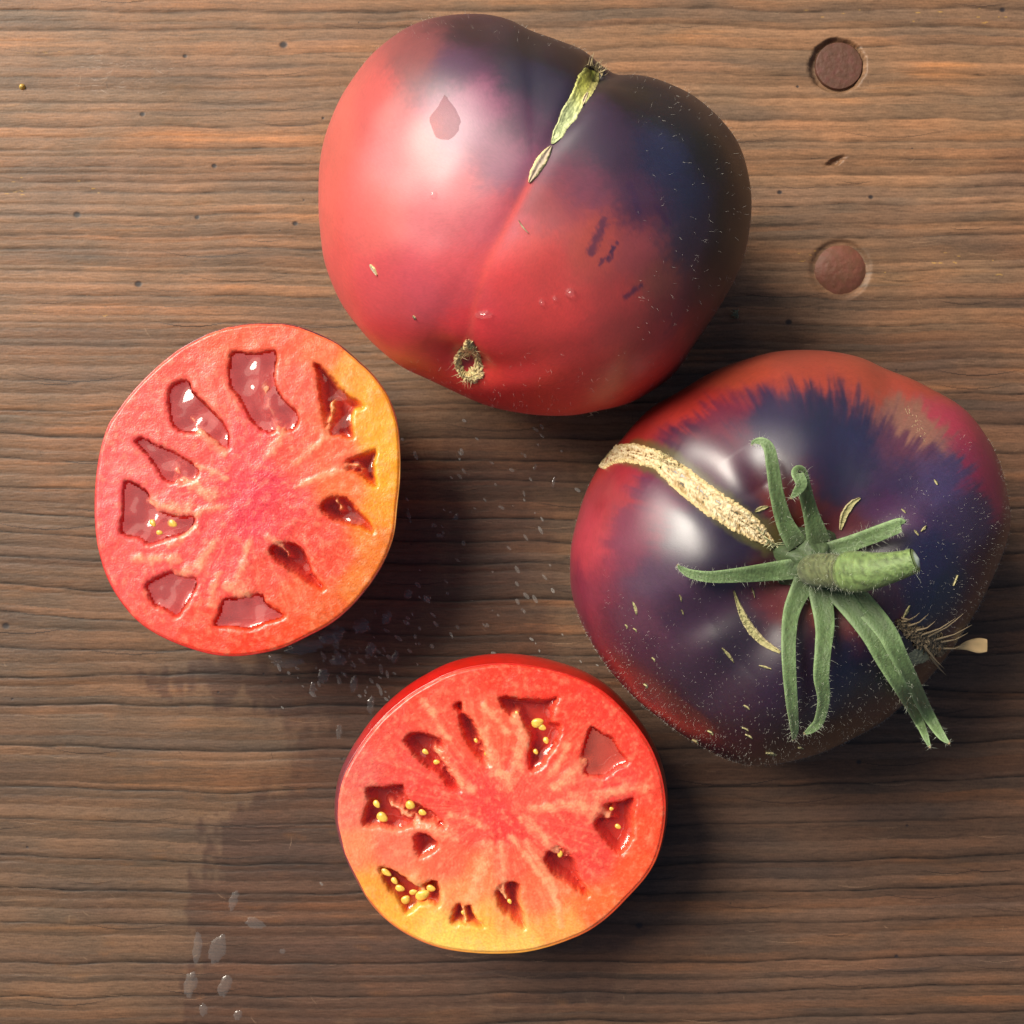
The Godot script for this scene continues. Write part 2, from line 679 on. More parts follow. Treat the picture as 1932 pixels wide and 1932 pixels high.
	put("bolt_head", bolt_mesh(1585, 511, 51, -0.0008, 0.0013, 9, Vector3(0.175, 0.068, 0.042)), rust, table)


func fold(v: float) -> float:
	# the wood repeats mirrored outside the textured span
	var t := fposmod(v + 690.0, SPAN * 2.0)
	return (t if t <= SPAN else SPAN * 2.0 - t) - 690.0


func stroke(im: Image, c: Vector2, turn: float, length: float, col: Color, a: float, w := 1.3) -> void:
	var n := int(length)
	var dir := Vector2.from_angle(turn)
	for i in n:
		var f := float(i) / n - 0.5
		var q := c + dir * (f * length) + dir.orthogonal() * (f * f * length * 0.3)
		var cx := int((q.y + 690.0) / SPAN * TEX)
		var cy := int((q.x + 690.0) / SPAN * TEX)
		var hw := maxi(int(w * TEX / SPAN), 0)
		for k in range(-hw, hw + 1):
			var fade := a * (1.0 - pow(absf(f) * 2.0, 2.0)) * (1.0 - absf(k) / (hw + 1.0))
			im.set_pixel(cx + k, cy, im.get_pixel(cx + k, cy).lerp(col, fade * (0.12 if hw > 0 else 1.0)))


func dot(im: Image, ih: Image, x: float, y: float, rad: float) -> void:
	var cx := (y + 690.0) / SPAN * TEX
	var cy := (x + 690.0) / SPAN * TEX
	var rr := rad * TEX / SPAN * 1.25
	for j in range(int(cy - rr * 2.2) - 1, int(cy + rr * 2.2) + 2):
		for i in range(int(cx - rr * 1.6) - 1, int(cx + rr * 1.6) + 2):
			var d := Vector2((i - cx) / rr, (j - cy) / (rr * 1.25)).length()
			var f := smoothstep(1.3, 0.5, d)
			if f > 0 and i >= 0 and j >= 0 and i < TEX and j < TEX:
				im.set_pixel(i, j, im.get_pixel(i, j).lerp(Color(0.15, 0.13, 0.14), f * 0.85))
				ih.set_pixel(i, j, ih.get_pixel(i, j).lerp(Color(0.1, 0.1, 0.1), f))


func bolt_mesh(px: float, py: float, rpx: float, y0: float, dome: float, sd: int, col: Vector3) -> ArrayMesh:
	var c := at(px, py, y0)
	var r := rpx * T / 966.0 * H
	var nz := noise(sd, 1.0, 3)
	var p := PackedVector3Array()
	var cc := PackedColorArray()
	var nu := 64
	var nv := 26
	for v in nv:
		var f := float(v) / (nv - 1)
		for u in nu:
			var a := u * TAU / nu
			var rho := minf(f * 1.12, 1.0) * r * (1.0 + 0.02 * nz.get_noise_2d(cos(a) * 2.0, sin(a) * 2.0))
			var q := Vector2(cos(a), sin(a)) * rho
			var s := q / r
			var y := dome * (1.0 - pow(s.length(), 3.0))
			# a worn hammered facet
			y -= dome * 0.35 * smoothstep(0.15, 0.75, s.y + nz.get_noise_2d(q.x * 200, 5.0) * 0.2) * (1.0 - s.length() * 0.5)
			y += nz.get_noise_2d(q.x * 500, q.y * 500) * 0.00007
			if f * 1.12 > 1.0:
				y -= (f * 1.12 - 1.0) * 0.03
			p.append(c + Vector3(q.x, y, q.y))
			var n := nz.get_noise_2d(q.x * 350 + 40, q.y * 350)
			var k := 1.0 + 0.25 * n
			cc.append(Color(col.x * k, col.y * (k - 0.15 * n), col.z * (k * 0.9 + 0.1)))
	return grid_mesh(p, nu, nv, true, cc)


# ---------------------------------------------------------------- whole tomatoes
func fruit(outline: PackedVector2Array, centre: Vector2, heq: float, up: float, sd: int) -> Fruit:
	var f := Fruit.new()
	f.heq = heq
	f.up = up
	f.dn = heq
	f.noise = noise(sd, 1.0, 2)
	var o := PackedVector2Array()
	for q in outline:
		var w := at(q.x, q.y, heq + 0.004)
		o.append(Vector2(w.x, w.z))
	var cw := at(centre.x, centre.y, heq)
	f.c = Vector2(cw.x, cw.z)
	f.rad = radial(o, f.c)
	return f


func samples(f: Fruit, flat: Array, grey: float) -> Array:
	var sp := PackedVector3Array()
	var sc := PackedVector3Array()
	for i in range(0, flat.size(), 5):
		sp.append(f.on(flat[i], flat[i + 1]))
		var c := lin(flat[i + 2], flat[i + 3], flat[i + 4])
		var v := Vector3(c.r, c.g, c.b)
		if v.z > v.x:
			v = v.lerp(Vector3.ONE * (v.x + v.y + v.z) / 3.0, grey)
		if v.z > v.x * 0.55:
			v *= 0.66
		sc.append(v)
	return [sp, sc]


func furrow(f: Fruit, flat: Array, depth: Array, w: float) -> void:
	var pts := PackedVector3Array()
	for i in range(0, flat.size(), 2):
		pts.append(f.on(flat[i], flat[i + 1]))
	f.feats.append([pts, PackedFloat32Array(depth), w])


func skin_mesh(f: Fruit, paint: Callable, nu := 600, nv := 300) -> ArrayMesh:
	var p := PackedVector3Array()
	var cc := PackedColorArray()
	p.resize(nu * nv)
	cc.resize(nu * nv)
	for v in nv:
		var t := -PI / 2 + PI * pow(float(v) / (nv - 1), 0.8)
		for u in nu:
			var q := f.pos(u * TAU / nu, t)
			p[v * nu + u] = q
			cc[v * nu + u] = paint.call(q)
	return grid_mesh(p, nu, nv, true, cc, PackedVector2Array(), true)


# A strip that lies on the skin along a line of plan positions; shape(u along, v across -1..1) gives (lift, colour)
func drape(f: Fruit, pts: PackedVector2Array, wid: Array, shape: Callable, n := 60, m := 11, jag := 0.0, sd := 1) -> ArrayMesh:
	var line := smooth2(pts, 10, false)
	var L := line.size()
	var nz := noise(sd, 1.0, 3)
	var p := PackedVector3Array()
	var cc := PackedColorArray()
	for i in n:
		var u := float(i) / (n - 1)
		var a := u * (L - 1)
		var k := mini(int(a), L - 2)
		var q := line[k].lerp(line[k + 1], a - k)
		var dir := (line[mini(k + 2, L - 1)] - line[maxi(k - 1, 0)]).normalized()
		var side := dir.orthogonal()
		var b := u * (wid.size() - 1)
		var kb := mini(int(b), wid.size() - 2)
		var w := lerpf(wid[kb], wid[kb + 1], b - kb) * 0.5
		for j in m:
			var s := 2.0 * j / (m - 1) - 1.0
			var e := 1.0 + jag * nz.get_noise_2d(u * 40.0, signf(s) * 50.0)
			var pt := q + side * (s * w * e)
			var r: Array = shape.call(u, s)
			p.append(f.on(pt.x, pt.y, r[0]))
			cc.append(r[1])
	return grid_mesh(p, m, n, false, cc, PackedVector2Array(), true)


func up_facing(m: ArrayMesh) -> ArrayMesh:
	return m


func build_red_tomato() -> void:
	var outline := plan([905,38, 830,45, 760,70, 700,115, 655,175, 620,245, 603,310, 598,370, 600,430, 612,500, 635,560, 665,605, 700,645, 750,683, 800,705, 860,735, 920,760, 990,775, 1060,779, 1130,770, 1190,755,
		1240,728, 1280,695, 1320,640, 1360,580, 1395,510, 1410,450, 1417,390, 1410,330, 1390,280, 1350,230, 1300,190, 1250,165, 1205,157, 1165,158, 1135,140, 1100,112, 1050,90, 1000,72, 955,47])
	var f := fruit(outline, Vector2(1000, 415), 0.040, 0.039, 3)
	f.e1 = 0.86
	f.e2 = 0.95
	furrow(f, [1130,128, 1080,215, 1040,275, 1000,345, 960,420, 920,500, 895,580, 885,650], [0.0030, 0.0008, 0.0003, 0.0002, 0.00014, 0.00012, 0.00014, 0.0003], 0.0020)
	furrow(f, [905,38, 960,130, 990,220], [0.0012, 0.0006, 0.0], 0.006)
	furrow(f, [1210,160, 1240,260, 1250,380], [0.0014, 0.0008, 0.0], 0.007)
	furrow(f, [884,690, 800,640], [0.0012, 0.0], 0.004)
	furrow(f, [884,690, 1000,690, 1100,640], [0.0010, 0.0006, 0.0], 0.004)
	f.dimples.append([f.on(882, 682), 0.0022, 0.0060])
	f.dimples.append([f.on(881, 682), 0.0040, 0.0018])
	var s := samples(f, [640,250,194,86,76, 615,400,206,86,78, 640,520,206,78,76, 700,190,185,72,70, 760,300,196,94,98, 850,400,198,90,98, 800,560,200,74,86, 750,640,208,58,64, 880,620,215,52,58, 850,715,205,46,48,
		950,700,218,52,52, 1060,740,216,58,44, 1050,620,212,62,58, 1180,700,210,56,44, 1250,630,186,52,44, 920,430,190,76,90, 960,300,130,62,92, 890,210,140,72,104, 790,110,120,56,58, 900,70,54,32,44, 850,120,90,50,86,
		1000,150,38,30,66, 1000,95,42,30,40, 1060,110,34,24,32, 1050,200,52,33,70, 1000,240,92,46,80, 1100,250,72,38,76, 1150,300,66,38,76, 1100,350,110,46,70, 1050,400,150,56,62, 1020,480,196,62,58, 1120,450,176,70,58,
		1200,480,146,60,64, 1250,300,30,36,84, 1300,380,36,38,84, 1290,450,70,48,82, 1200,380,80,42,76, 1330,280,17,17,24, 1380,400,20,17,19, 1360,500,27,20,20, 1320,570,52,28,36, 1200,180,26,24,28, 1280,225,27,26,32,
		1240,530,146,70,58, 1280,600,104,38,46, 1180,580,188,62,58, 1330,630,60,22,28, 940,500,212,60,60, 870,520,206,72,80, 700,400,204,90,86, 720,560,203,74,80], 0.24)
	var sp: PackedVector3Array = s[0]
	var sc: PackedVector3Array = s[1]
	var n1 := noise(41, 1.0, 3)
	var crease: PackedVector3Array = f.feats[0][0]
	var blossom := f.on(882, 682)
	var streak := []
	for a in [[1140,418, 1115,475, 8], [1158,470, 1148,490, 4], [1180,560, 1210,538, 5], [1190,350, 1205,400, 6], [1240,390, 1260,420, 6], [1165,460, 1130,500, 3]]:
		streak.append([f.on(a[0], a[1]), f.on(a[2], a[3]), a[4] * 0.000075])
	var paint := func(p: Vector3) -> Color:
		var w := Vector3(n1.get_noise_3d(p.x * 150, p.y * 150, p.z * 150), n1.get_noise_3d(p.x * 150 + 9, p.y * 150, p.z * 150), n1.get_noise_3d(p.x * 150, p.y * 150 + 9, p.z * 150)) * 0.0016
		w += Vector3(n1.get_noise_3d(p.x * 700, p.y * 700, p.z * 700), 0, n1.get_noise_3d(p.x * 700, p.y * 700 + 5, p.z * 700)) * 0.0013
		var c := blend(p + w, sp, sc, 3.2e-5)
		var k := 1.0 + 0.16 * n1.get_noise_3d(p.x * 2600, p.y * 2600, p.z * 2600) + 0.07 * n1.get_noise_3d(p.x * 400 + 7, p.y * 400, p.z * 400)
		# the seam along the crease is clear red where the purple stops
		var best := 1.0
		for i in range(3, crease.size() - 1):
			var ab := crease[i + 1] - crease[i]
			var t := clampf((p - crease[i]).dot(ab) / ab.length_squared(), 0, 1)
			best = minf(best, (p - crease[i] - ab * t).length_squared())
		c = c.lerp(Vector3(0.72, 0.07, 0.06), 0.75 * exp(-best / 0.55e-6))
		for g in streak:
			var ab2: Vector3 = g[1] - g[0]
			var t2 := clampf((p - g[0]).dot(ab2) / ab2.length_squared(), 0, 1)
			var d: float = (p - g[0] - ab2 * t2).length() + n1.get_noise_3d(p.x * 900, p.y * 900, p.z * 900) * 0.0007
			c = c.lerp(Vector3(0.045, 0.012, 0.05), 0.75 * smoothstep(g[2] * 2.2, g[2] * 0.5, d))
		var db := p.distance_to(blossom)
		c = c.lerp(Vector3(0.33, 0.006, 0.006), smoothstep(0.0026, 0.0012, db))
		return Color(c.x * k, c.y * k, c.z * k)
	var root := thing("tomato", "whole red tomato with dark purple shoulder and green split seam, lying on its side", "tomato")
	var skin := mat(0.50, {"spec": 0.75, "sss": 0.06, "bump": bump_tex.pores, "depth": 0.0022, "scale": 55.0, "coat": 0.25, "coat_rough": 0.36})
	put("skin", skin_mesh(f, paint), skin, root)
	# green and yellow corky split
	var cork := mat(0.75, {"bump": bump_tex.fibre, "depth": 0.035, "scale": 50.0})
	var nc := noise(44, 1.0, 3)
	var green := func(u: float, s2: float) -> Array:
		var fib := nc.get_noise_2d(u * 6.0, s2 * 3.2)
		var edge := smoothstep(0.55, 1.0, absf(s2))
		var c := Vector3(0.56, 0.56, 0.10).lerp(Vector3(0.50, 0.56, 0.28), smoothstep(0.15, 0.5, u)).lerp(Vector3(0.66, 0.62, 0.30), edge * 0.4)
		c *= 1.0 + fib * 0.9
		var side := smoothstep(0.1, 0.5, s2) * smoothstep(0.45, 0.1, u)
		c = c.lerp(Vector3(0.30, 0.25, 0.12), side * 0.6)
		return [0.00014 + 0.00012 * edge + 0.00012 * fib - 0.00022 * smoothstep(0.9, 1.0, absf(s2)), Color(c.x, c.y, c.z)]
	put("green_scar", drape(f, plan([1117,134, 1103,165, 1083,200, 1064,232, 1050,258, 1041,272]), [30, 40, 36, 30, 33, 22, 22, 12, 3], green, 70, 15, 0.12, 2), cork, root)
	var pale := func(u: float, s2: float) -> Array:
		var edge := absf(s2)
		var fib := nc.get_noise_2d(u * 5.0 + 40, s2 * 4.0)
		var c := Vector3(0.50, 0.40, 0.30).lerp(Vector3(0.72, 0.62, 0.28), smoothstep(0.3, 0.8, edge)) * (1.0 + fib * 0.35)
		return [0.0001 + 0.0003 * sin(PI * clampf(edge * 1.1, 0, 1)) - 0.0003 * smoothstep(0.8, 1.0, edge), Color(c.x, c.y, c.z)]
	put("pale_scar", drape(f, plan([1040,276, 1028,294, 1012,320, 998,345]), [3, 18, 24, 20, 3], pale, 40, 11, 0.15, 3), cork, root)
	put("pale_scar", drape(f, plan([1108,176, 1102,188, 1098,200]), [3, 10, 9, 2], pale, 16, 9, 0.2, 4), cork, root)
	# ragged lip of dry tissue where the split runs over the shoulder
	var straw := mat(0.8, {})
	put("split_lip", shreds(f, plan([1108,124, 1118,130, 1128,138, 1136,146]), 26, 9.0, 5, Vector3(0.62, 0.50, 0.28)), straw, root)
	# corky blossom scar round its hole
	var ring := func(u: float, s2: float) -> Array:
		var g := nc.get_noise_2d(u * 26.0, s2 * 2.5)
		var c := Vector3(0.78, 0.60, 0.28) * (1.0 + g * 1.3)
		return [0.00035 + 0.0006 * g + 0.0004 * (1.0 - absf(s2)) - 0.0007 * smoothstep(0.75, 1.0, absf(s2)), Color(maxf(c.x, 0.03), maxf(c.y, 0.02), maxf(c.z, 0.01))]
	var loop := PackedVector2Array()
	for i in 17:
		var a := -PI / 2 + TAU * i / 16.0
		loop.append(Vector2(884 + cos(a) * (19 + 2 * sin(a * 2)), 684 + sin(a) * 25))
	put("blossom_scar", drape(f, loop, [26, 18, 12, 12, 13, 18, 30, 32, 23, 14, 12, 13, 13, 12, 14, 18, 26], ring, 130, 11, 0.7, 6), cork, root)
	put("blossom_scar_tip", drape(f, plan([882,640, 884,648, 886,658, 890,666]), [4, 16, 22, 24, 20], ring, 40, 9, 0.8, 7), cork, root)
	put("blossom_scar_shreds", shreds(f, loop, 70, 13.0, 8, Vector3(0.80, 0.62, 0.34), 0.00010), straw, root)
	# small healed nicks
	put("nick_scar", drape(f, plan([699,499, 705,508, 712,519]), [2, 8, 2], pale, 14, 7, 0.2, 8), cork, root)
	put("nick_scar", drape(f, plan([978,415, 986,428, 997,440]), [1, 4, 1], pale, 14, 7, 0.2, 9), cork, root)
	put("nick_scar", drape(f, plan([780,595, 783,599, 785,603]), [1, 4, 1], pale, 8, 5, 0.2, 9), cork, root)
	fuzz(f, root, 900, 12, func(q: Vector3) -> bool: return q.x > at(1180, 0, 0.05).x or q.z < at(0, 140, 0.05).z or q.z > at(0, 690, 0.04).z, 0.0009)
	# water drops on the skin
	var water := mat(0.03, {"vc": false, "color": Color(0.9, 0.9, 0.9), "alpha": 0.03})
	var dl := [[840,222, 30, 42, 0.0005, "flat film of water clinging to the red tomato's pale shine"], [818,368, 6, 8, 0.0007, "tiny bead of water below the red tomato's pale shine"],
		[1022,570, 6, 6, 0.0010, "leftmost of three water beads low on the red tomato"], [1047,563, 5, 5, 0.0009, "smallest, middle bead of three low on the red tomato"],
		[1075,552, 9, 9, 0.0014, "largest, rightmost bead of three low on the red tomato"], [913,593, 17, 7, 0.0011, "long bead of water just above the red tomato's blossom scar"]]
	for d in dl:
		var wm: Material = water if d[2] < 25 else mat(0.25, {"vc": false, "color": Color(0.66, 0.36, 0.36), "alpha": 0.22, "spec": 0.0})  # the large film's pink tint paints the dulled shine as colour
		var o := put("water_drop", drop_mesh(f, d[0], d[1], d[2], d[3], d[4]), wm, self)
		tag(o, d[5], "water drop", "water drops on the red tomato")


func drop_mesh(f: Fruit, px: float, py: float, rx: float, ry: float, hgt: float) -> ArrayMesh:
	var p := PackedVector3Array()
	var nz := noise(int(px), 1.0, 2)
	var nu := 32
	var nv := 12
	for v in nv:
		var a := float(v) / (nv - 1)
		for u in nu:
			var th := u * TAU / nu
			var e := 1.0 + (0.1 if rx > 25 else 0.25) * nz.get_noise_2d(cos(th) * 1.5, sin(th) * 1.5)
			var tip := 1.0 if rx < 25 else 0.35 + 0.65 * smoothstep(-1.0, 0.25, sin(th))
			p.append(f.on(px + cos(th) * rx * a * e * tip, py + sin(th) * ry * a * e, 0.00003 + hgt * sqrt(maxf(1.0 - a * a, 0.0))))
	return grid_mesh(p, nu, nv, true, PackedColorArray())


# Curled dry shreds standing up along a line on the skin
func shreds(f: Fruit, line: PackedVector2Array, count: int, length_px: float, sd: int, col: Vector3, thick := 0.00012) -> ArrayMesh:
	var r := RandomNumberGenerator.new()
	r.seed = sd
	var p := PackedVector3Array()
	var n := PackedVector3Array()
	var c := PackedColorArray()
	var idx := PackedInt32Array()
	for i in count:
		var k := r.randi_range(0, line.size() - 2)
		var q := line[k].lerp(line[k + 1], r.randf())
		var dir := Vector2.from_angle(r.randf() * TAU)
		var a := f.on(q.x, q.y, 0.0002)
		var b := f.on(q.x + dir.x * length_px * 0.6, q.y + dir.y * length_px * 0.6, r.randf_range(0.0005, 0.0013))
		var d := f.on(q.x + dir.x * length_px * r.randf_range(0.8, 1.6), q.y + dir.y * length_px, r.randf_range(0.0002, 0.0022))
		var k2 := r.randf_range(0.6, 1.25)
		strand(p, n, c, idx, [a, b, d], thick * r.randf_range(0.6, 2.0), Color(col.x * k2, col.y * k2, col.z * k2))
	return raw_mesh(p, n, idx, c)


func strand(p: PackedVector3Array, n: PackedVector3Array, c: PackedColorArray, idx: PackedInt32Array, pts: Array, w: float, col: Color) -> void:
	# a thin three-sided tapering strand
	var base := p.size()
	var m := pts.size()
	for i in m:
		var dir: Vector3 = (pts[mini(i + 1, m - 1)] - pts[maxi(i - 1, 0)]).normalized()
		var s := dir.cross(Vector3.UP if absf(dir.y) < 0.9 else Vector3.RIGHT).normalized()
		var t := dir.cross(s)
		var ww := w * (1.0 - 0.92 * i / (m - 1))
		for k in 3:
			var a := k * TAU / 3
			var o := s * cos(a) + t * sin(a)
			p.append(pts[i] + o * ww)
			n.append(o)
			c.append(col)
	for i in m - 1:
		for k in 3:
			var a := base + i * 3 + k
			var b := base + i * 3 + (k + 1) % 3
			idx.append_array([a, a + 3, b, b, a + 3, b + 3])


func fuzz(f: Fruit, root: Node3D, count: int, sd: int, where: Callable, length: float) -> void:
	var r := RandomNumberGenerator.new()
	r.seed = sd
	var p := PackedVector3Array()
	var n := PackedVector3Array()
	var c := PackedColorArray()
	var idx := PackedInt32Array()
	var tries := 0
	var made := 0
	while made < count and tries < count * 12:
		tries += 1
		var phi := r.randf() * TAU
		var t := asin(r.randf_range(-0.25, 0.98))
		var q := f.pos(phi, t)
		if not where.call(q):
			continue
		made += 1
		var nr := f.normal(phi, t)
		var side := Vector3(r.randf_range(-1, 1), r.randf_range(-1, 0.4), r.randf_range(-1, 1))
		var d := (nr * r.randf_range(0.3, 1.0) + side * 0.7).normalized() * length * r.randf_range(0.4, 1.2)
		var k := r.randf_range(0.6, 0.95)
		strand(p, n, c, idx, [q, q + d], 0.000013, Color(k, k * 0.95, k * 0.85))
	var o := put("fuzz", raw_mesh(p, n, idx, c), mat(0.6, {}), root)
	o.set_meta("kind", "stuff")


# ---------------------------------------------------------------- tomato with its stem
func build_stem_tomato() -> void:
	var S := 0.4635
	var outline := plan([1020,80, 900,90, 780,125, 640,180, 520,245, 430,300, 350,380, 270,480, 210,555, 150,670, 110,790, 88,900, 88,1010, 105,1120, 150,1230, 210,1330, 290,1430, 380,1530, 480,1610, 580,1680, 700,1740, 800,1765,
		890,1765, 1000,1750, 1120,1715, 1250,1650, 1380,1570, 1480,1470, 1600,1330, 1700,1180, 1790,1020, 1840,880, 1862,760, 1855,650, 1830,530, 1780,430, 1700,330, 1600,250, 1480,190, 1350,150, 1250,110, 1130,85], S, 1036.4, 623.9)
	var f := fruit(outline, Vector2(1488, 1050), 0.033, 0.035, 8)
	f.e1 = 0.92
	f.e2 = 0.95
	var calyx := f.on(1530, 1055)
	f.dimples.append([calyx, 0.0085, 0.0115])
	furrow(f, [1455,1018, 1400,985, 1330,930, 1255,872, 1185,850], [0.0030, 0.0026, 0.0020, 0.0010, 0.0004], 0.0045)
	furrow(f, [1500,985, 1440,910, 1395,850], [0.0022, 0.0018, 0.0], 0.0036)
	furrow(f, [1570,980, 1590,880, 1610,780], [0.0020, 0.0014, 0.0], 0.0055)
	furrow(f, [1440,1100, 1330,1170, 1220,1220], [0.0020, 0.0022, 0.0004], 0.0055)
	furrow(f, [1470,1170, 1390,1260, 1310,1340], [0.0020, 0.0026, 0.0006], 0.0055)
	furrow(f, [1640,1000, 1740,930, 1810,870], [0.0018, 0.0014, 0.0], 0.0060)
	furrow(f, [1650,1090, 1770,1120], [0.0018, 0.0006], 0.0060)
	furrow(f, [1610,1170, 1660,1300, 1690,1380], [0.0020, 0.0014, 0.0], 0.0060)
	furrow(f, [1540,1180, 1540,1320], [0.0016, 0.0004], 0.0050)
	furrow(f, [1640,980, 1700,830, 1750,720], [0.0012, 0.0012, 0.0006], 0.0070)
	calyx = f.on(1530, 1055)
	var s := samples(f, [1300,765,160,46,38, 1400,700,160,62,44, 1520,685,146,56,44, 1620,700,154,62,48, 1720,720,160,62,50, 1800,790,160,48,74, 1860,880,122,36,68, 1180,830,155,38,34, 1150,925,140,40,50, 1105,1020,160,56,68,
		1105,1120,118,44,62, 1150,1200,72,32,50, 1220,1230,78,40,60, 1200,1000,108,44,66, 1250,930,88,38,64, 1300,840,70,28,60, 1350,790,96,34,54, 1450,790,50,38,82, 1550,800,36,34,72, 1620,830,40,42,86, 1700,900,58,46,92, 1780,900,74,56,112,
		1830,980,66,44,86, 1860,1060,54,32,52, 1700,850,104,56,78, 1735,800,134,92,78, 1600,900,36,32,70, 1680,950,84,46,84, 1750,1050,38,36,80, 1780,1130,27,34,70, 1810,1210,26,19,22, 1300,1000,74,58,86, 1250,1090,88,58,84,
		1200,1180,104,60,80, 1300,1150,70,44,66, 1350,1060,48,30,62, 1400,1000,44,30,62, 1400,1200,54,34,56, 1300,1280,64,40,56, 1240,1300,52,24,36, 1190,1270,56,24,36, 1300,1370,48,22,32, 1400,1420,50,20,28, 1500,1405,38,18,30,
		1600,1380,32,19,26, 1500,1250,54,28,58, 1600,1250,28,28,62, 1650,1330,27,27,48, 1490,985,104,40,34, 1480,1090,86,36,38, 1470,1050,54,26,48, 1525,1215,48,24,46, 1560,1150,112,52,38, 1590,1000,84,34,42, 1650,1060,46,28,58, 1700,1270,24,18,21, 1480,1130,90,34,40, 1600,1160,80,34,40], 0.25)
	var sp: PackedVector3Array = s[0]
	var sc: PackedVector3Array = s[1]
	var n1 := noise(51, 1.0, 3)
	var scar: PackedVector3Array = f.feats[0][0]
	var paint := func(p: Vector3) -> Color:
		var v := Vector2(p.x - calyx.x, p.z - calyx.z)
		var ang := v.angle()
		var d := v.length()
		var w := Vector3(n1.get_noise_3d(p.x * 140, p.y * 140, p.z * 140), n1.get_noise_3d(p.x * 140 + 9, p.y * 140, p.z * 140), n1.get_noise_3d(p.x * 140, p.y * 140 + 9, p.z * 140)) * 0.0024
		# pigment runs outwards from the stem in fingers
		var fin := n1.get_noise_2d(ang * 13.0, d * 60.0) + 0.6 * n1.get_noise_2d(ang * 34.0, d * 120.0)
		var up := Vector3(v.x, 0, v.y) / maxf(d, 0.0001) * fin * (0.0014 + 0.0062 * 0.72 * smoothstep(0.2, -0.6, v.y / maxf(d, 0.0001))) * smoothstep(0.020, 0.034, d)
		w += Vector3(n1.get_noise_3d(p.x * 800, p.y * 800, p.z * 800), 0, n1.get_noise_3d(p.x * 800, p.y * 800 + 5, p.z * 800)) * 0.0008
		var c := blend(p + w + up, sp, sc, 2.6e-5)
		var sb := 1.0
		for i in scar.size() - 1:
			var ab := scar[i + 1] - scar[i]
			var t := clampf((p - scar[i]).dot(ab) / ab.length_squared(), 0, 1)
			sb = minf(sb, (p - scar[i] - ab * t).length_squared())
		sb = sqrt(sb) + 0.0006 * n1.get_noise_3d(p.x * 500, p.y * 500, p.z * 500)
		c = c.lerp(Vector3(0.085, 0.075, 0.022), 0.75 * smoothstep(0.0040, 0.0024, sb))
		var k := 1.0 + 0.2 * n1.get_noise_3d(p.x * 2400, p.y * 2400, p.z * 2400) + 0.08 * n1.get_noise_3d(p.x * 400 + 7, p.y * 400, p.z * 400)
		return Color(c.x * k, c.y * k, c.z * k)
	var root := thing("tomato", "whole purple-black tomato sitting upright with its green star-shaped stem on", "tomato")
	var skin := mat(0.38, {"spec": 0.6, "sss": 0.03, "bump": bump_tex.pores, "depth": 0.0022, "scale": 55.0, "coat": 0.35, "coat_rough": 0.28})
	put("skin", skin_mesh(f, paint), skin, root)
	# cork scars
	var cork := mat(0.7, {"bump": bump_tex.fibre, "depth": 0.05, "scale": 60.0})
	var nc := noise(54, 1.0, 4)
	var tan := func(u: float, s2: float) -> Array:
		var fib := nc.get_noise_2d(u * 9.0, s2 * 3.0) + 0.6 * nc.get_noise_2d(u * 40.0, s2 * 9.0)
		var e := absf(s2)
		var c := Vector3(0.36, 0.22, 0.08).lerp(Vector3(0.78, 0.66, 0.42), clampf(0.55 + fib * 1.3, 0, 1))
		c = c.lerp(Vector3(0.66, 0.50, 0.24), smoothstep(0.6, 0.85, e))
		c = c.lerp(Vector3(0.40, 0.40, 0.18), smoothstep(0.88, 1.0, u) * 0.8)
		return [0.0001 + 0.00032 * smoothstep(0.3, 0.75, e) - 0.0006 * smoothstep(0.85, 1.0, e) + fib * 0.00035, Color(c.x, c.y, c.z)]
	put("cork_scar", drape(f, plan([1136,884, 1146,868, 1165,857, 1190,855, 1222,862, 1252,872]), [8, 24, 32, 36, 38, 38, 30], tan, 110, 15, 0.22, 2), cork, root)
	put("cork_scar", drape(f, plan([1234,866, 1262,884, 1300,915, 1342,946, 1385,974, 1420,997, 1447,1019, 1462,1030]), [24, 42, 50, 52, 52, 50, 40, 22, 5], tan, 150, 17, 0.14, 3), cork, root)
	var straw := mat(0.8, {})
	put("scar_shreds", shreds(f, plan([1238,860, 1262,870, 1288,884]), 30, 10.0, 9, Vector3(0.66, 0.55, 0.30), 0.00014), straw, root)
	put("scar_shreds", shreds(f, plan([1430,1000, 1455,1025, 1465,1030]), 22, 14.0, 19, Vector3(0.50, 0.50, 0.28), 0.00012), straw, root)
	var slit := func(u: float, s2: float) -> Array:
		var e := absf(s2)
		var fib := nc.get_noise_2d(u * 8.0 + 70, s2 * 3.0)
		var c := Vector3(0.32, 0.30, 0.13).lerp(Vector3(0.48, 0.41, 0.21), smoothstep(0.4, 0.8, e) + u * 0.3) * (1.0 + fib * 0.4)
		return [0.0001 + 0.0003 * smoothstep(0.2, 0.7, e) - 0.0006 * smoothstep(0.8, 1.0, e), Color(c.x, c.y, c.z)]
	put("crescent_scar", drape(f, plan([1385,1114, 1395,1145, 1412,1180, 1438,1210, 1472,1230]), [2, 9, 16, 18, 14, 5], slit, 50, 11, 0.15, 4), cork, root)
	put("crescent_scar", drape(f, plan([1622,940, 1606,952, 1593,972, 1585,1000]), [3, 12, 16, 14, 3], slit, 30, 11, 0.2, 5), cork, root)
	put("crescent_scar", drape(f, plan([1424,966, 1436,960, 1450,956]), [2, 10, 10, 2], slit, 20, 9, 0.2, 6), cork, root)
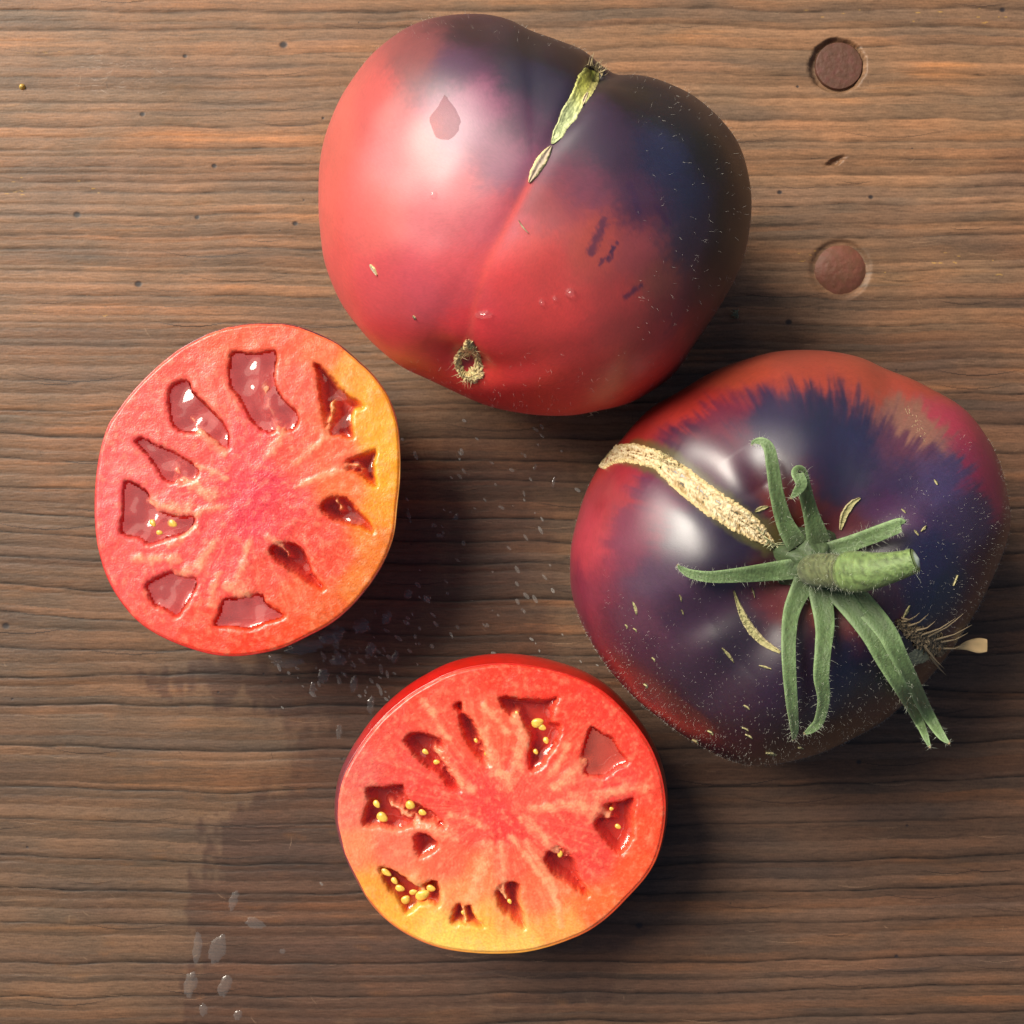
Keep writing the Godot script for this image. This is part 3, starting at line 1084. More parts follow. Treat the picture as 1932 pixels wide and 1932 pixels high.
	# small pale flecks
	var fleck := [1362,1222, 1385,1250, 8, 1432,1255, 1455,1262, 5, 1194,1135, 1202,1160, 7, 1282,1122, 1286,1135, 4, 1195,1185, 1202,1192, 3, 1180,1178, 1184,1186, 3, 1418,1108, 1424,1128, 4, 1445,1420, 1465,1424, 7,
		1403,1330, 1414,1338, 4, 1406,1385, 1420,1393, 4, 1335,1378, 1346,1386, 4, 1306,1395, 1318,1402, 4, 1716,1142, 1704,1165, 8, 1747,992, 1737,1003, 7, 1724,1000, 1732,1010, 5, 1762,905, 1768,915, 5, 1700,960, 1708,968, 4,
		1626,1405, 1645,1392, 4, 1806,1085, 1798,1105, 4, 1400,1372, 1412,1378, 3, 1505,1410, 1516,1412, 4, 1215,1290, 1222,1298, 3, 1230,1240, 1236,1248, 3, 1285,1150, 1290,1160, 3]
	for i in range(0, fleck.size(), 5):
		put("fleck_scar", drape(f, plan([fleck[i], fleck[i + 1], (fleck[i] + fleck[i + 2]) / 2.0 + 1, (fleck[i + 1] + fleck[i + 3]) / 2.0, fleck[i + 2], fleck[i + 3]]), [1, fleck[i + 4], 1], slit, 10, 5, 0.2, i), cork, root)
	put("rough_patch", drape(f, plan([1708,762, 1722,790, 1738,815, 1745,835]), [4, 14, 20, 14, 3], func(u: float, s2: float) -> Array:
		var g := nc.get_noise_2d(u * 20.0, s2 * 5.0)
		return [-0.00006 + 0.0003 * g, Color(0.30 + 0.2 * g, 0.20 + 0.15 * g, 0.12 + 0.06 * g)], 30, 11, 0.6, 7), cork, root)
	# dry, bristly scar on the right shoulder
	put("dry_scar", drape(f, plan([1690,1170, 1716,1190, 1742,1206, 1766,1216, 1785,1218]), [8, 26, 34, 44, 40, 12], func(u: float, s2: float) -> Array:
		var g := nc.get_noise_2d(u * 30.0, s2 * 7.0)
		var k := clampf(0.75 + g, 0.15, 1.5)
		return [0.0003 + 0.0008 * g, Color(0.30 * k, 0.22 * k, 0.13 * k)], 60, 13, 0.7, 8), cork, root)
	put("green_patch", drape(f, plan([1708,1250, 1728,1240, 1752,1228, 1765,1222]), [10, 40, 48, 40, 14], func(u: float, s2: float) -> Array:
		return [0.00002 - 0.0003 * smoothstep(0.7, 1.0, absf(s2)), Color(0.30, 0.31, 0.20)], 30, 11, 0.2, 9), cork, root)
	var bp := PackedVector3Array()
	var bn := PackedVector3Array()
	var bc := PackedColorArray()
	var bi := PackedInt32Array()
	var bristle := [1700,1172, 1722,1150, 1712,1180, 1738,1152, 1728,1188, 1750,1165, 1738,1196, 1786,1160, 1748,1200, 1800,1152, 1760,1206, 1815,1172, 1772,1210, 1808,1186, 1775,1222, 1804,1206, 1740,1215, 1765,1250, 1752,1235, 1770,1262, 1700,1165, 1712,1158]
	for i in range(0, bristle.size(), 4):
		var a := f.on(bristle[i], bristle[i + 1], 0.0003)
		var b := f.on(bristle[i + 2], bristle[i + 3], 0.0022)
		strand(bp, bn, bc, bi, [a, a.lerp(b, 0.5) + Vector3(0, 0.0006, 0.0004), b], 0.00035, Color(0.36, 0.27, 0.16))
	put("bristle", raw_mesh(bp, bn, bi, bc), straw, root)
	# dry petal on its thread
	var pa := f.on(1768, 1222, 0.0008)
	var petal := sweep([pa, at(1790, 1223, 0.041), at(1808, 1222, 0.042), at(1826, 1218, 0.042), at(1846, 1218, 0.042), at(1862, 1218, 0.0418)], [7, 7, 7, 19, 29, 24], 0.14, func(u: float, th: float) -> Color:
		var k := 0.8 + 0.35 * nc.get_noise_2d(cos(th) * 7.0, u * 2.0) + 0.1 * sin(th)
		return Color(0.86 * k, 0.58 * k, 0.28 * k), 0.0, [], 24, 14)
	put("dry_petal", petal, straw, root)
	# calyx: hub, seven sepals, stalk
	var green := mat(0.6, {"rim": 0.15, "sss": 0.03, "bump": bump_tex.fibre, "depth": 0.012, "scale": 90.0})
	var base_y := calyx.y + 0.001
	var cal := Node3D.new()
	cal.name = "calyx"
	root.add_child(cal)
	var ng := noise(57, 1.0, 3)
	var leaf := func(u: float, th: float) -> Color:
		var edge := absf(cos(th))
		var n := ng.get_noise_2d(u * 14.0, cos(th) * 5.0)
		var c := Vector3(0.088, 0.140, 0.052).lerp(Vector3(0.22, 0.33, 0.14), smoothstep(0.55, 1.0, edge) * 0.8 + smoothstep(0.35, 0.8, u) * 0.4)
		c *= 1.0 + n * 0.55
		c = c.lerp(Vector3(0.035, 0.05, 0.022), smoothstep(0.16, 0.0, u) * 0.8)
		c = c.lerp(Vector3(0.42, 0.24, 0.12), smoothstep(0.955, 1.0, u))
		return Color(c.x, c.y, c.z)
	var hairs := []
	# each point: plan x, y (in units of the calyx sketch), width, clearance above the skin in mm
	var sepals := [
		[730,660,130,2.5, 660,540,100,3.0, 615,380,82,4.5, 590,220,74,6.0, 570,120,64,7.0, 530,82,46,7.5, 485,85,22,7.0, 475,105,8,6.5],
		[850,650,140,2.5, 805,490,92,3.5, 768,350,82,6.0, 745,262,84,8.0, 728,262,70,9.6, 752,318,66,9.8, 725,365,46,9.0, 690,402,12,8.2],
		[900,700,110,2.5, 1060,640,92,3.0, 1180,595,92,4.0, 1290,552,84,5.0, 1306,548,70,5.0],
		[730,790,120,2.5, 600,806,108,3.0, 420,826,86,3.2, 250,838,66,3.4, 140,822,52,4.0, 85,795,32,4.6, 58,770,10,5.2],
		[775,850,130,2.5, 700,1020,98,3.2, 680,1180,84,4.5, 684,1360,78,5.5, 700,1560,66,5.5, 714,1690,46,5.0, 706,1750,12,4.6],
		[845,860,140,2.5, 880,1090,114,3.4, 872,1240,94,5.0, 862,1390,90,6.0, 876,1520,72,6.0, 850,1640,60,5.4, 805,1690,44,5.0, 765,1712,12,4.6],
		[900,860,130,2.8, 1110,1120,110,4.5, 1225,1320,96,8.0, 1320,1480,78,12.0, 1400,1630,58,16.0, 1440,1720,40,18.0, 1468,1790,10,19.0],
		[970,860,140,3.0, 1200,1110,120,5.2, 1300,1290,100,9.0, 1385,1460,84,13.0, 1460,1610,70,17.0, 1530,1720,48,19.0, 1578,1768,10,20.0]]
	for sp2 in sepals:
		var pts := []
		var wd := []
		for i in range(0, sp2.size(), 4):
			var x: float = 1257.7 + 0.3385 * sp2[i]
			var y: float = 804.9 + 0.3385 * sp2[i + 1]
			var q := f.find(x, y)
			var hh: float = maxf(f.pos(q.x, q.y).y, 0.030) + sp2[i + 3] * 0.001
			if i == 0:
				hh = base_y + 0.0028
			pts.append(at(x, y, hh))
			wd.append(sp2[i + 2] * 0.3385)
		put("sepal", sweep(pts, wd, 0.20, leaf, 0.22, hairs, 46, 18), green, cal)
	# hub
	var hp := PackedVector3Array()
	var hc := PackedColorArray()
	var hub := at(1530, 1061, base_y)
	for v in 14:
		var a := v / 13.0
		for u in 40:
			var th := u * TAU / 40
			var rr := 0.0078 * a * (1.0 + 0.12 * cos(th * 7.0 + 0.6))
			var hy := 0.0042 * (1.0 - a * a) + ng.get_noise_2d(cos(th) * a * 4, sin(th) * a * 4) * 0.0005 - 0.002 * a * a
			hp.append(hub + Vector3(cos(th) * rr, hy + 0.0008, sin(th) * rr * 0.95))
			var k := 1.0 + 0.6 * ng.get_noise_2d(cos(th) * a * 9, sin(th) * a * 9)
			hc.append(Color(0.05 * k, 0.078 * k, 0.03 * k))
	put("hub", grid_mesh(hp, 40, 14, true, hc), green, cal)
	# stalk with its swollen joint, cut end to the right
	var stalk := func(u: float, th: float) -> Color:
		var n := ng.get_noise_2d(u * 22.0 + 30, th * 2.2)
		var c := Vector3(0.115, 0.135, 0.060).lerp(Vector3(0.145, 0.215, 0.070), smoothstep(0.42, 0.5, u)) * (1.0 + n * 0.9)
		return Color(c.x, c.y, c.z)
	var y0 := base_y + 0.0040
	var sx := func(zx: float, zy: float, h: float) -> Vector3: return at(1257.7 + 0.3385 * zx, 804.9 + 0.3385 * zy, h)
	put("stalk", sweep([sx.call(790, 800, y0 - 0.002), sx.call(850, 800, y0 + 0.003), sx.call(920, 803, y0 + 0.0062), sx.call(975, 806, y0 + 0.0085), sx.call(1010, 808, y0 + 0.0098), sx.call(1080, 808, y0 + 0.0118), sx.call(1180, 798, y0 + 0.0145), sx.call(1300, 772, y0 + 0.0168), sx.call(1385, 744, y0 + 0.0182)],
		[56, 64, 65, 63, 77, 78, 67, 54, 47], 0.94, stalk, 0.0, hairs, 60, 28), green, root)
	var e1: Vector3 = sx.call(1300, 772, y0 + 0.0168)
	var e2: Vector3 = sx.call(1388, 743, y0 + 0.0182)
	var dir := (e2 - e1).normalized()
	var dp := PackedVector3Array()
	var dcol := PackedColorArray()
	var sd := dir.cross(Vector3.UP).normalized()
	var su := sd.cross(dir)
	for v in 6:
		for u in 28:
			var th := u * TAU / 28
			var rr := v / 5.0 * 0.0021
			dp.append(e2 + dir * 0.0007 * (1.0 - v / 5.0) + (sd * cos(th) + su * sin(th)) * rr)
			dcol.append(Color(0.55, 0.66, 0.56) if v < 4 else Color(0.22, 0.30, 0.12))
	put("cut_end", grid_mesh(dp, 28, 6, true, dcol), mat(0.5, {}), root)
	# hairs on the green parts
	var r := RandomNumberGenerator.new()
	r.seed = 77
	var gp := PackedVector3Array()
	var gn := PackedVector3Array()
	var gc := PackedColorArray()
	var gi := PackedInt32Array()
	for i in 1200:
		var hr: Array = hairs[r.randi_range(0, hairs.size() - 1)]
		var q: Vector3 = hr[0]
		var nr: Vector3 = hr[1]
		q += Vector3(r.randf_range(-1, 1), 0, r.randf_range(-1, 1)) * 0.0002
		var l := r.randf_range(0.0004, 0.0010) * (2.0 if r.randf() < 0.12 else 1.0)
		var dr := (nr + Vector3(r.randf_range(-1, 1), r.randf_range(-0.3, 0.6), r.randf_range(-1, 1)) * 0.7).normalized()
		strand(gp, gn, gc, gi, [q, q + dr * l * 0.6, q + dr * l + Vector3(0, -0.0001, 0.0001)], 0.000022, Color(0.62, 0.66, 0.52))
	var gz := put("fuzz", raw_mesh(gp, gn, gi, gc), mat(0.6, {}), cal)
	gz.set_meta("kind", "stuff")
	var c2 := f.c
	fuzz(f, root, 4600, 14, func(q: Vector3) -> bool: return (q.z - c2.y) * 0.9 + (q.x - c2.x) * 0.35 > -0.004 + 0.02 * n1.get_noise_3d(q.x * 60, q.y * 60, q.z * 60) or q.y < 0.03, 0.0006)


# A leaf or stalk: an oval section swept along a path; widths in plan units
func sweep(path: Array, wid: Array, thick: float, paint: Callable, cup: float, hairs: Array, n := 40, m := 16) -> ArrayMesh:
	var p := PackedVector3Array()
	var cc := PackedColorArray()
	var L := path.size()
	var centre := []
	var ww := []
	for i in n:
		var a := float(i) / (n - 1) * (L - 1)
		var k := mini(int(a), L - 2)
		var f := a - k
		var q: Vector3 = path[k].cubic_interpolate(path[k + 1], path[maxi(k - 1, 0)], path[mini(k + 2, L - 1)], f)
		centre.append(q)
		ww.append(cubic_interpolate(wid[k], wid[k + 1], wid[maxi(k - 1, 0)], wid[mini(k + 2, L - 1)], f) * T / 966.0 * (H - q.y) * 0.5)
	for i in n:
		var dir: Vector3 = (centre[mini(i + 1, n - 1)] - centre[maxi(i - 1, 0)]).normalized()
		var side := dir.cross(Vector3.UP).normalized()
		var nup := side.cross(dir).normalized()
		var u := float(i) / (n - 1)
		for j in m:
			var th := j * TAU / m
			var x := cos(th)
			var y := sin(th) * thick
			var o: Vector3 = side * x * ww[i] + nup * (y * ww[i] + (0.3 * absf(x) * absf(x) - 0.1) * cup * ww[i])
			if cup > 0.0 and sin(th) > 0.0:
				o -= nup * ww[i] * 0.16 * exp(-x * x * 18.0)
			var w: Vector3 = centre[i] + o
			p.append(w)
			cc.append(paint.call(u, th))
			if sin(th) > -0.3:
				hairs.append([w, (side * x + nup * maxf(sin(th), 0.1)).normalized()])
	return grid_mesh(p, m, n, true, cc, PackedVector2Array(), true)


# ---------------------------------------------------------------- cut halves
func build_halves() -> void:
	var k := 0.3541
	var c_out := plan([1000,72, 1120,80, 1250,120, 1380,185, 1480,270, 1560,345, 1640,460, 1690,600, 1705,750, 1705,900, 1690,1050, 1675,1190, 1640,1300, 1590,1400, 1520,1500, 1430,1600, 1330,1680, 1200,1750, 1080,1805, 960,1835,
		830,1850, 700,1840, 560,1800, 430,1745, 320,1675, 230,1580, 150,1450, 105,1320, 80,1180, 75,1020, 85,870, 110,730, 150,610, 185,560, 250,470, 340,370, 450,270, 560,190, 700,120, 850,82], k, 150.9, 583.5)
	var c_loc := [
		[805,250, 850,228, 900,240, 960,236, 1035,225, 1040,290, 1032,350, 1050,430, 1090,490, 1145,540, 1160,590, 1125,642, 1060,640, 1000,655, 940,620, 890,550, 850,470, 800,400],
		[480,420, 565,378, 600,440, 650,490, 720,560, 770,620, 790,690, 780,745, 720,700, 650,650, 580,655, 520,640, 490,600, 475,520],
		[1255,290, 1330,350, 1370,400, 1430,460, 1510,515, 1460,530, 1440,590, 1450,680, 1390,670, 1320,660, 1300,560, 1275,450, 1270,360],
		[1430,800, 1500,780, 1570,755, 1560,830, 1575,940, 1530,910, 1490,880, 1450,860, 1420,845],
		[1290,1035, 1350,1000, 1420,1010, 1470,1060, 1540,1140, 1560,1185, 1500,1160, 1420,1140, 1350,1120, 1300,1080],
		[1020,1275, 1090,1250, 1170,1265, 1210,1330, 1240,1410, 1300,1490, 1240,1470, 1150,1410, 1060,1350, 1025,1310],
		[765,1550, 830,1545, 900,1530, 970,1530, 990,1570, 1080,1635, 1000,1665, 900,1700, 800,1690, 720,1685, 745,1620],
		[350,1470, 420,1430, 500,1400, 560,1430, 620,1440, 600,1510, 550,1590, 510,1635, 460,1600, 390,1570, 365,1510],
		[240,925, 350,970, 380,1030, 430,1080, 540,1110, 600,1105, 600,1150, 560,1190, 450,1220, 370,1250, 320,1220, 220,1190, 230,1100],
		[295,705, 340,690, 400,725, 490,760, 560,800, 620,840, 620,890, 560,920, 510,920, 450,910, 410,850, 360,780]]
	var c_str := [[510,860, 590,920, 700,990, 34], [375,1030, 450,1060, 580,1070, 34], [520,1420, 610,1380, 700,1260, 26], [590,580, 660,660, 765,765, 20], [985,400, 1000,500, 1060,630, 26], [1345,500, 1340,570, 1315,640, 22], [1000,1210, 1090,1280, 1110,1310, 15],
		[800,1480, 850,1500, 900,1530, 30], [735,1410, 715,1480, 690,1570, 16], [1420,830, 1470,830, 1500,850, 16], [1360,1020, 1380,1040, 1390,1060, 14], [1010,760, 1060,690, 1090,620, 20], [1150,820, 1250,740, 1320,660, 16], [1150,950, 1250,900, 1400,860, 13], [900,1250, 870,1350, 830,1480, 18], [760,1050, 680,1060, 600,1090, 18], [780,900, 700,860, 620,830, 14], [300,1330, 420,1330, 520,1330, 20], [620,1150, 560,1200, 480,1260, 14]]
	var c_col := [150,1000,236,88,92, 300,500,234,92,88, 500,300,232,88,78, 800,140,226,96,72, 1050,160,226,92,68, 1300,220,222,104,66, 1450,320,228,146,60, 1560,480,234,150,48, 1640,650,240,160,52, 1650,850,238,158,40, 1640,1050,232,142,40, 1600,1250,216,116,40,
		1480,1450,214,112,42, 1300,1620,216,88,40, 1100,1740,228,72,36, 900,1800,232,62,36, 650,1780,232,70,50, 400,1650,234,80,70, 200,1400,234,82,80, 600,700,228,86,82, 900,750,224,80,84, 1150,800,224,84,70, 1350,800,226,94,66, 1400,950,228,108,60,
		1000,950,214,58,76, 900,1100,214,62,78, 1100,1050,216,66,70, 800,1300,224,74,76, 1000,1400,218,76,62, 1250,1200,220,74,62, 700,1100,222,76,80, 450,1350,230,80,80, 650,450,230,96,84, 1150,400,228,92,76, 1350,1350,218,74,54, 300,850,234,92,92, 1150,1550,218,84,52]
	var c_seed := [[490,1140, 42, 30, 0.5, 0], [600,1130, 0, 0, 0, 1]]
	make_half("tomato_half", "halved tomato, cut side up, with orange right rim and pink-red flesh, left of centre", c_out, Vector2(905, 960), 0.0315, c_loc, c_str, c_col, [490,1142,40,30,0.4, 385,1140,30,20,0.9, 420,1190,26,18,0.1],
		[-100,60,22,40, -60,52,26,44, -30,150,60,44, 0,226,160,80, 40,120,40,40, 70,190,40,30, 120,205,44,42, 180,205,50,48, 230,190,46,44], k, 150.9, 583.5, 61, Vector3(0.66, 0.15, 0.15), 0.0008, 0.45, [0, 0, 1, 1, 1, 1, 0, 0, 0, 0], 0.0)
	k = 0.3542
	var d_out := plan([950,127, 1100,135, 1250,165, 1400,215, 1520,285, 1620,380, 1710,490, 1770,590, 1815,710, 1838,830, 1840,930, 1825,1050, 1790,1170, 1730,1270, 1640,1370, 1540,1470, 1430,1550, 1320,1600, 1200,1640, 1080,1665,
		950,1672, 820,1668, 680,1650, 560,1615, 440,1555, 340,1480, 260,1390, 190,1270, 130,1140, 100,1030, 88,940, 95,830, 120,730, 170,630, 230,540, 300,450, 380,370, 480,290, 580,230, 680,180, 800,145], k, 603.8, 1207.5)
	var d_loc := [
		[960,310, 1080,320, 1200,325, 1260,310, 1235,370, 1240,440, 1280,465, 1250,560, 1210,620, 1180,670, 1120,690, 1115,600, 1130,520, 1090,460, 1050,420, 1000,385],
		[715,355, 750,340, 760,390, 800,420, 840,480, 880,560, 895,620, 900,660, 870,655, 820,600, 780,540, 750,450, 745,390],
		[455,540, 500,500, 580,510, 650,540, 655,600, 690,680, 725,760, 740,800, 690,790, 640,720, 560,670, 510,620],
		[255,795, 340,790, 440,780, 460,850, 560,900, 640,960, 660,1000, 600,990, 520,985, 450,1000, 400,1010, 320,990, 235,990, 240,920, 260,860],
		[510,1045, 560,1040, 620,1080, 620,1110, 570,1140, 530,1155, 510,1100],
		[325,1215, 400,1240, 480,1290, 540,1310, 625,1290, 635,1410, 590,1400, 520,1410, 460,1455, 430,1400, 370,1330, 335,1270],
		[700,1510, 730,1415, 770,1430, 800,1420, 830,1490, 870,1530, 800,1515, 740,1510],
		[940,1350, 990,1300, 1060,1310, 1060,1390, 1080,1470, 1085,1535, 1020,1480, 970,1440],
		[1200,1160, 1250,1110, 1310,1130, 1360,1190, 1380,1270, 1425,1340, 1420,1360, 1340,1310, 1260,1260, 1220,1210],
		[1520,880, 1600,870, 1670,850, 1665,950, 1660,1050, 1605,1135, 1540,1090, 1480,1010, 1470,970, 1500,920],
		[1450,470, 1500,500, 1560,530, 1600,600, 1640,650, 1580,680, 1530,720, 1470,730, 1415,710, 1400,640, 1400,610, 1420,540]]
	var d_str := [[1045,400, 1080,560, 1000,770, 30], [855,490, 920,640, 985,765, 32], [620,590, 700,690, 800,800, 24], [390,880, 520,960, 700,1040, 26], [1410,650, 1340,720, 1260,780, 28], [1540,935, 1450,900, 1340,870, 36], [1090,950, 1180,1040, 1290,1160, 22],
		[940,1320, 980,1360, 1000,1390, 14], [880,350, 940,420, 1000,500, 16], [760,1430, 770,1470, 775,1500, 12], [500,1280, 540,1330, 560,1370, 20], [1100,1080, 1180,1200, 1260,1330, 14], [1480,830, 1600,800, 1730,790, 20], [880,1000, 800,960, 700,930, 14], [1020,1050, 1100,1150, 1180,1260, 15], [900,1100, 860,1220, 800,1380, 26], [960,1080, 980,1200, 980,1330, 15], [1120,900, 1250,880, 1400,860, 20], [1180,1250, 1260,1400, 1290,1520, 14], [1320,560, 1290,620, 1250,700, 18], [560,330, 620,420, 680,520, 16]]
	var d_col := [950,170,226,62,44, 1250,220,228,60,44, 1500,330,224,58,46, 1680,560,226,62,48, 1780,800,228,70,52, 1780,1000,232,76,46, 1680,1250,232,84,48, 1500,1450,230,102,54, 1300,1570,238,148,76, 1080,1640,248,180,92, 850,1640,250,194,98, 620,1590,250,190,92, 850,1540,244,168,72,
		420,1480,246,166,66, 270,1320,242,150,60, 180,1130,236,128,88, 140,900,226,108,90, 200,680,216,92,84, 330,480,222,76,64, 550,300,228,74,56, 750,230,230,78,60, 980,1000,220,62,58, 900,900,222,66,62, 1100,850,226,84,70, 800,1000,226,78,66, 700,1200,230,96,72,
		850,1250,236,124,80, 1000,1200,228,88,66, 1150,1350,232,106,72, 1000,1480,243,150,82, 600,800,222,66,58, 450,700,222,74,66, 650,400,226,80,62, 900,430,228,86,62, 1350,500,226,64,48, 1400,800,226,84,70, 1300,1000,222,74,64, 1450,1150,218,68,60, 1600,760,218,66,60, 750,1350,242,140,86, 380,1120,230,108,84]
	make_half("tomato_half", "halved tomato, cut side up, with yellow lower rim and yellow seeds, nearest the bottom edge", d_out, Vector2(965, 900), 0.030, d_loc, d_str, d_col,
		[1160,445,46,34,-0.4, 1050,400,26,12,1.2, 1185,470,30,22,0.4, 480,885,36,32,0.3, 330,950,44,34,0.5, 350,1245,44,22,0.5, 425,1330,36,24,0.2, 455,1390,36,30,-0.8, 545,1365,56,36,-0.5, 620,655,24,18,0, 890,610,22,16,0, 1280,1145,20,28,0, 1555,905,16,14,0, 590,1330,34,24,0.2, 300,880,32,22,0.9, 545,925,30,22,0.3, 1205,540,26,20,1.1, 1150,600,22,16,0.9, 395,1290,30,20,0.8, 495,1350,30,20,-0.3, 560,600,26,18,0.6, 830,540,18,13,1.0, 1010,1400,20,14,1.0, 760,1460,16,12,1.2, 1590,1000,24,17,0.5],
		[-100,200,36,26, -60,190,34,26, -20,200,44,30, 40,200,70,36, 90,220,150,60, 130,210,110,60, 165,120,60,66, 190,120,44,58, 215,196,42,38, 235,206,36,28], k, 603.8, 1207.5, 71, Vector3(0.62, 0.13, 0.09), 0.0013, 0.42, [1, 1, 1, 1, 1, 1, 1, 1, 1, 1, 0], 0.055)


const SD := 340
const CELL := 0.00024


func make_half(called: String, label: String, outline: PackedVector2Array, mid: Vector2, hc: float, locs: Array, strs: Array, cols: Array, seeds: Array, skin_cols: Array, k: float, ox: float, oy: float, sd: int, gel_col: Vector3, gel_drop: float, gel_alpha: float, hollow: Array, bulge: float) -> void:
	var root := thing(called, label, "tomato half")
	var cw := at(ox + k * mid.x, oy + k * mid.y, hc)
	var c := Vector2(cw.x, cw.z)
	var to_local := func(x: float, y: float) -> Vector2:
		var w := at(ox + k * x, oy + k * y, hc)
		return Vector2(w.x - c.x, w.z - c.y)
	var o := PackedVector2Array()
	for q in outline:
		var w := at(q.x, q.y, hc)
		o.append(Vector2(w.x - c.x, w.z - c.y))
	var rad := radial(o, Vector2.ZERO)
	# distance field of the seed chambers
	var field := PackedFloat32Array()
	field.resize(SD * SD)
	field.fill(-0.004)
	var half := SD * CELL * 0.5
	var polys := []
	for l in locs:
		var poly := PackedVector2Array()
		for i in range(0, l.size(), 2):
			poly.append(to_local.call(l[i], l[i + 1]))
		poly = smooth2(poly, 3)
		polys.append(poly)
		var lo := poly[0]
		var hi := poly[0]
		for q in poly:
			lo = lo.min(q)
			hi = hi.max(q)
		for iy in range(maxi(int((lo.y + half) / CELL) - 7, 0), mini(int((hi.y + half) / CELL) + 8, SD)):
			for ix in range(maxi(int((lo.x + half) / CELL) - 7, 0), mini(int((hi.x + half) / CELL) + 8, SD)):
				var q := Vector2(ix * CELL - half, iy * CELL - half)
				var d := sqrt(polyline_d2(q, poly, true))
				if not Geometry2D.is_point_in_polygon(q, poly):
					d = -d
				if d > field[iy * SD + ix]:
					field[iy * SD + ix] = d
	# pale fibres running to the core
	var fib := PackedFloat32Array()
	fib.resize(SD * SD)
	var nz := noise(sd, 1.0, 3)
	for l in strs:
		var a: Vector2 = to_local.call(l[0], l[1])
		var b: Vector2 = to_local.call(l[2], l[3])
		var e: Vector2 = to_local.call(l[4], l[5])
		var line := smooth2(PackedVector2Array([a, b, e]), 4, false)
		var w: float = l[6] * k * T / 966.0 * (H - hc) * 1.25
		var lo2 := a.min(b).min(e)
		var hi2 := a.max(b).max(e)
		for iy in range(maxi(int((lo2.y + half - 0.004) / CELL), 0), mini(int((hi2.y + half + 0.004) / CELL), SD)):
			for ix in range(maxi(int((lo2.x + half - 0.004) / CELL), 0), mini(int((hi2.x + half + 0.004) / CELL), SD)):
				var q := Vector2(ix * CELL - half, iy * CELL - half)
				var d := sqrt(polyline_d2(q, line, false)) + nz.get_noise_2d(q.x * 330, q.y * 330) * w * 0.8
				var v := smoothstep(w * 1.6, w * 0.0, d)
				fib[iy * SD + ix] = maxf(fib[iy * SD + ix], v)
	var sp := PackedVector3Array()
	var sc := PackedVector3Array()
	for i in range(0, cols.size(), 5):
		var q: Vector2 = to_local.call(cols[i], cols[i + 1])
		sp.append(Vector3(q.x, 0, q.y))
		var cl := lin(cols[i + 2], cols[i + 3], cols[i + 4])
		sc.append(Vector3(cl.r * 1.08, cl.g * 1.0, cl.b * 0.95))
	var spots := FastNoiseLite.new()
	spots.seed = sd + 1
	spots.noise_type = FastNoiseLite.TYPE_CELLULAR
	spots.cellular_return_type = FastNoiseLite.RETURN_DISTANCE
	spots.frequency = 1.0
	spots.fractal_type = FastNoiseLite.FRACTAL_NONE
	var nu := 760
	var nv := 210
	var p := PackedVector3Array()
	var cc := PackedColorArray()
	p.resize(nu * nv)
	cc.resize(nu * nv)
	for v in nv:
		var a := float(v) / (nv - 1)
		for u in nu:
			var ru: float = rad[int(u * 720.0 / nu)]
			ru = lerpf(ru, rad[(int(u * 720.0 / nu) + 1) % 720], fposmod(u * 720.0 / nu, 1.0))
			var th := u * TAU / nu
			var q := Vector2(cos(th), sin(th)) * ru * a
			var gx := clampf((q.x + half) / CELL, 0, SD - 2)
			var gy := clampf((q.y + half) / CELL, 0, SD - 2)
			var ix := int(gx)
			var iy := int(gy)
			var fx := gx - ix
			var fy := gy - iy
			var j := iy * SD + ix
			var d := lerpf(lerpf(field[j], field[j + 1], fx), lerpf(field[j + SD], field[j + SD + 1], fx), fy)
			var fb := lerpf(lerpf(fib[j], fib[j + 1], fx), lerpf(fib[j + SD], fib[j + SD + 1], fx), fy)
			var g1 := nz.get_noise_2d(q.x * 1500, q.y * 1500)
			var g2 := nz.get_noise_2d(q.x * 420 + 30, q.y * 420)
			var g3 := nz.get_noise_2d(q.x * 130 + 90, q.y * 130)
			d += g1 * 0.00012 + g2 * 0.00030
			var cav := smoothstep(-0.0005, 0.0015, d)
			var lip := smoothstep(-0.0011, 0.0, d)
			var edge := (1.0 - a) * ru
			var rim := smoothstep(0.0022, 0.0004, edge)
			var y := g1 * 0.000025 * (1.0 - rim) + g2 * 0.00002 + g3 * 0.00018
			y += 0.00012 * fb * (1.0 - cav)
			y -= 0.0003 * lip * (1.0 - cav)
			y -= cav * 0.0064 * (1.0 - 0.86 * fb) 
			y -= 0.0005 * smoothstep(0.0008, 0.0, edge)
			p[v * nu + u] = Vector3(c.x + q.x, hc + y, c.y + q.y)
			var col := blend(Vector3(q.x, 0, q.y), sp, sc, 1.2e-5)
			var big := smoothstep(-0.35, -0.95, spots.get_noise_2d(q.x * 480, q.y * 480)) * smoothstep(-0.1, 0.5, g2 + g3)
			var small := smoothstep(-0.4, -0.9, spots.get_noise_2d(q.x * 1150, q.y * 1150)) * smoothstep(-0.3, 0.4, g2 - g3 * 0.5)
			var rays := nz.get_noise_2d(th * 7.0, ru * a * 50.0) + 0.6 * nz.get_noise_2d(th * 22.0 + 50.0, ru * a * 90.0)
			var ray := smoothstep(0.12, 0.5, rays) * smoothstep(0.15, 0.35, a) * smoothstep(0.93, 0.75, a)
			var pale := clampf(big * 0.8 + small * 0.6, 0.0, 1.0) * (1.0 - cav)
			col = col.lerp(col * 0.55 + Vector3(0.40, 0.22, 0.12), pale * 0.5)
			col *= 1.0 + 0.30 * g1 - 0.10 * g3 + 0.10 * rays
			col = col.lerp(col * 0.5 + Vector3(0.46, 0.27, 0.14), ray * 0.16 * (1.0 - cav))
			col = col.lerp(Vector3(0.86, 0.50, 0.26), fb * (0.22 + 0.30 * clampf(0.5 + g2 + g1 * 0.5, 0.0, 1.0)))
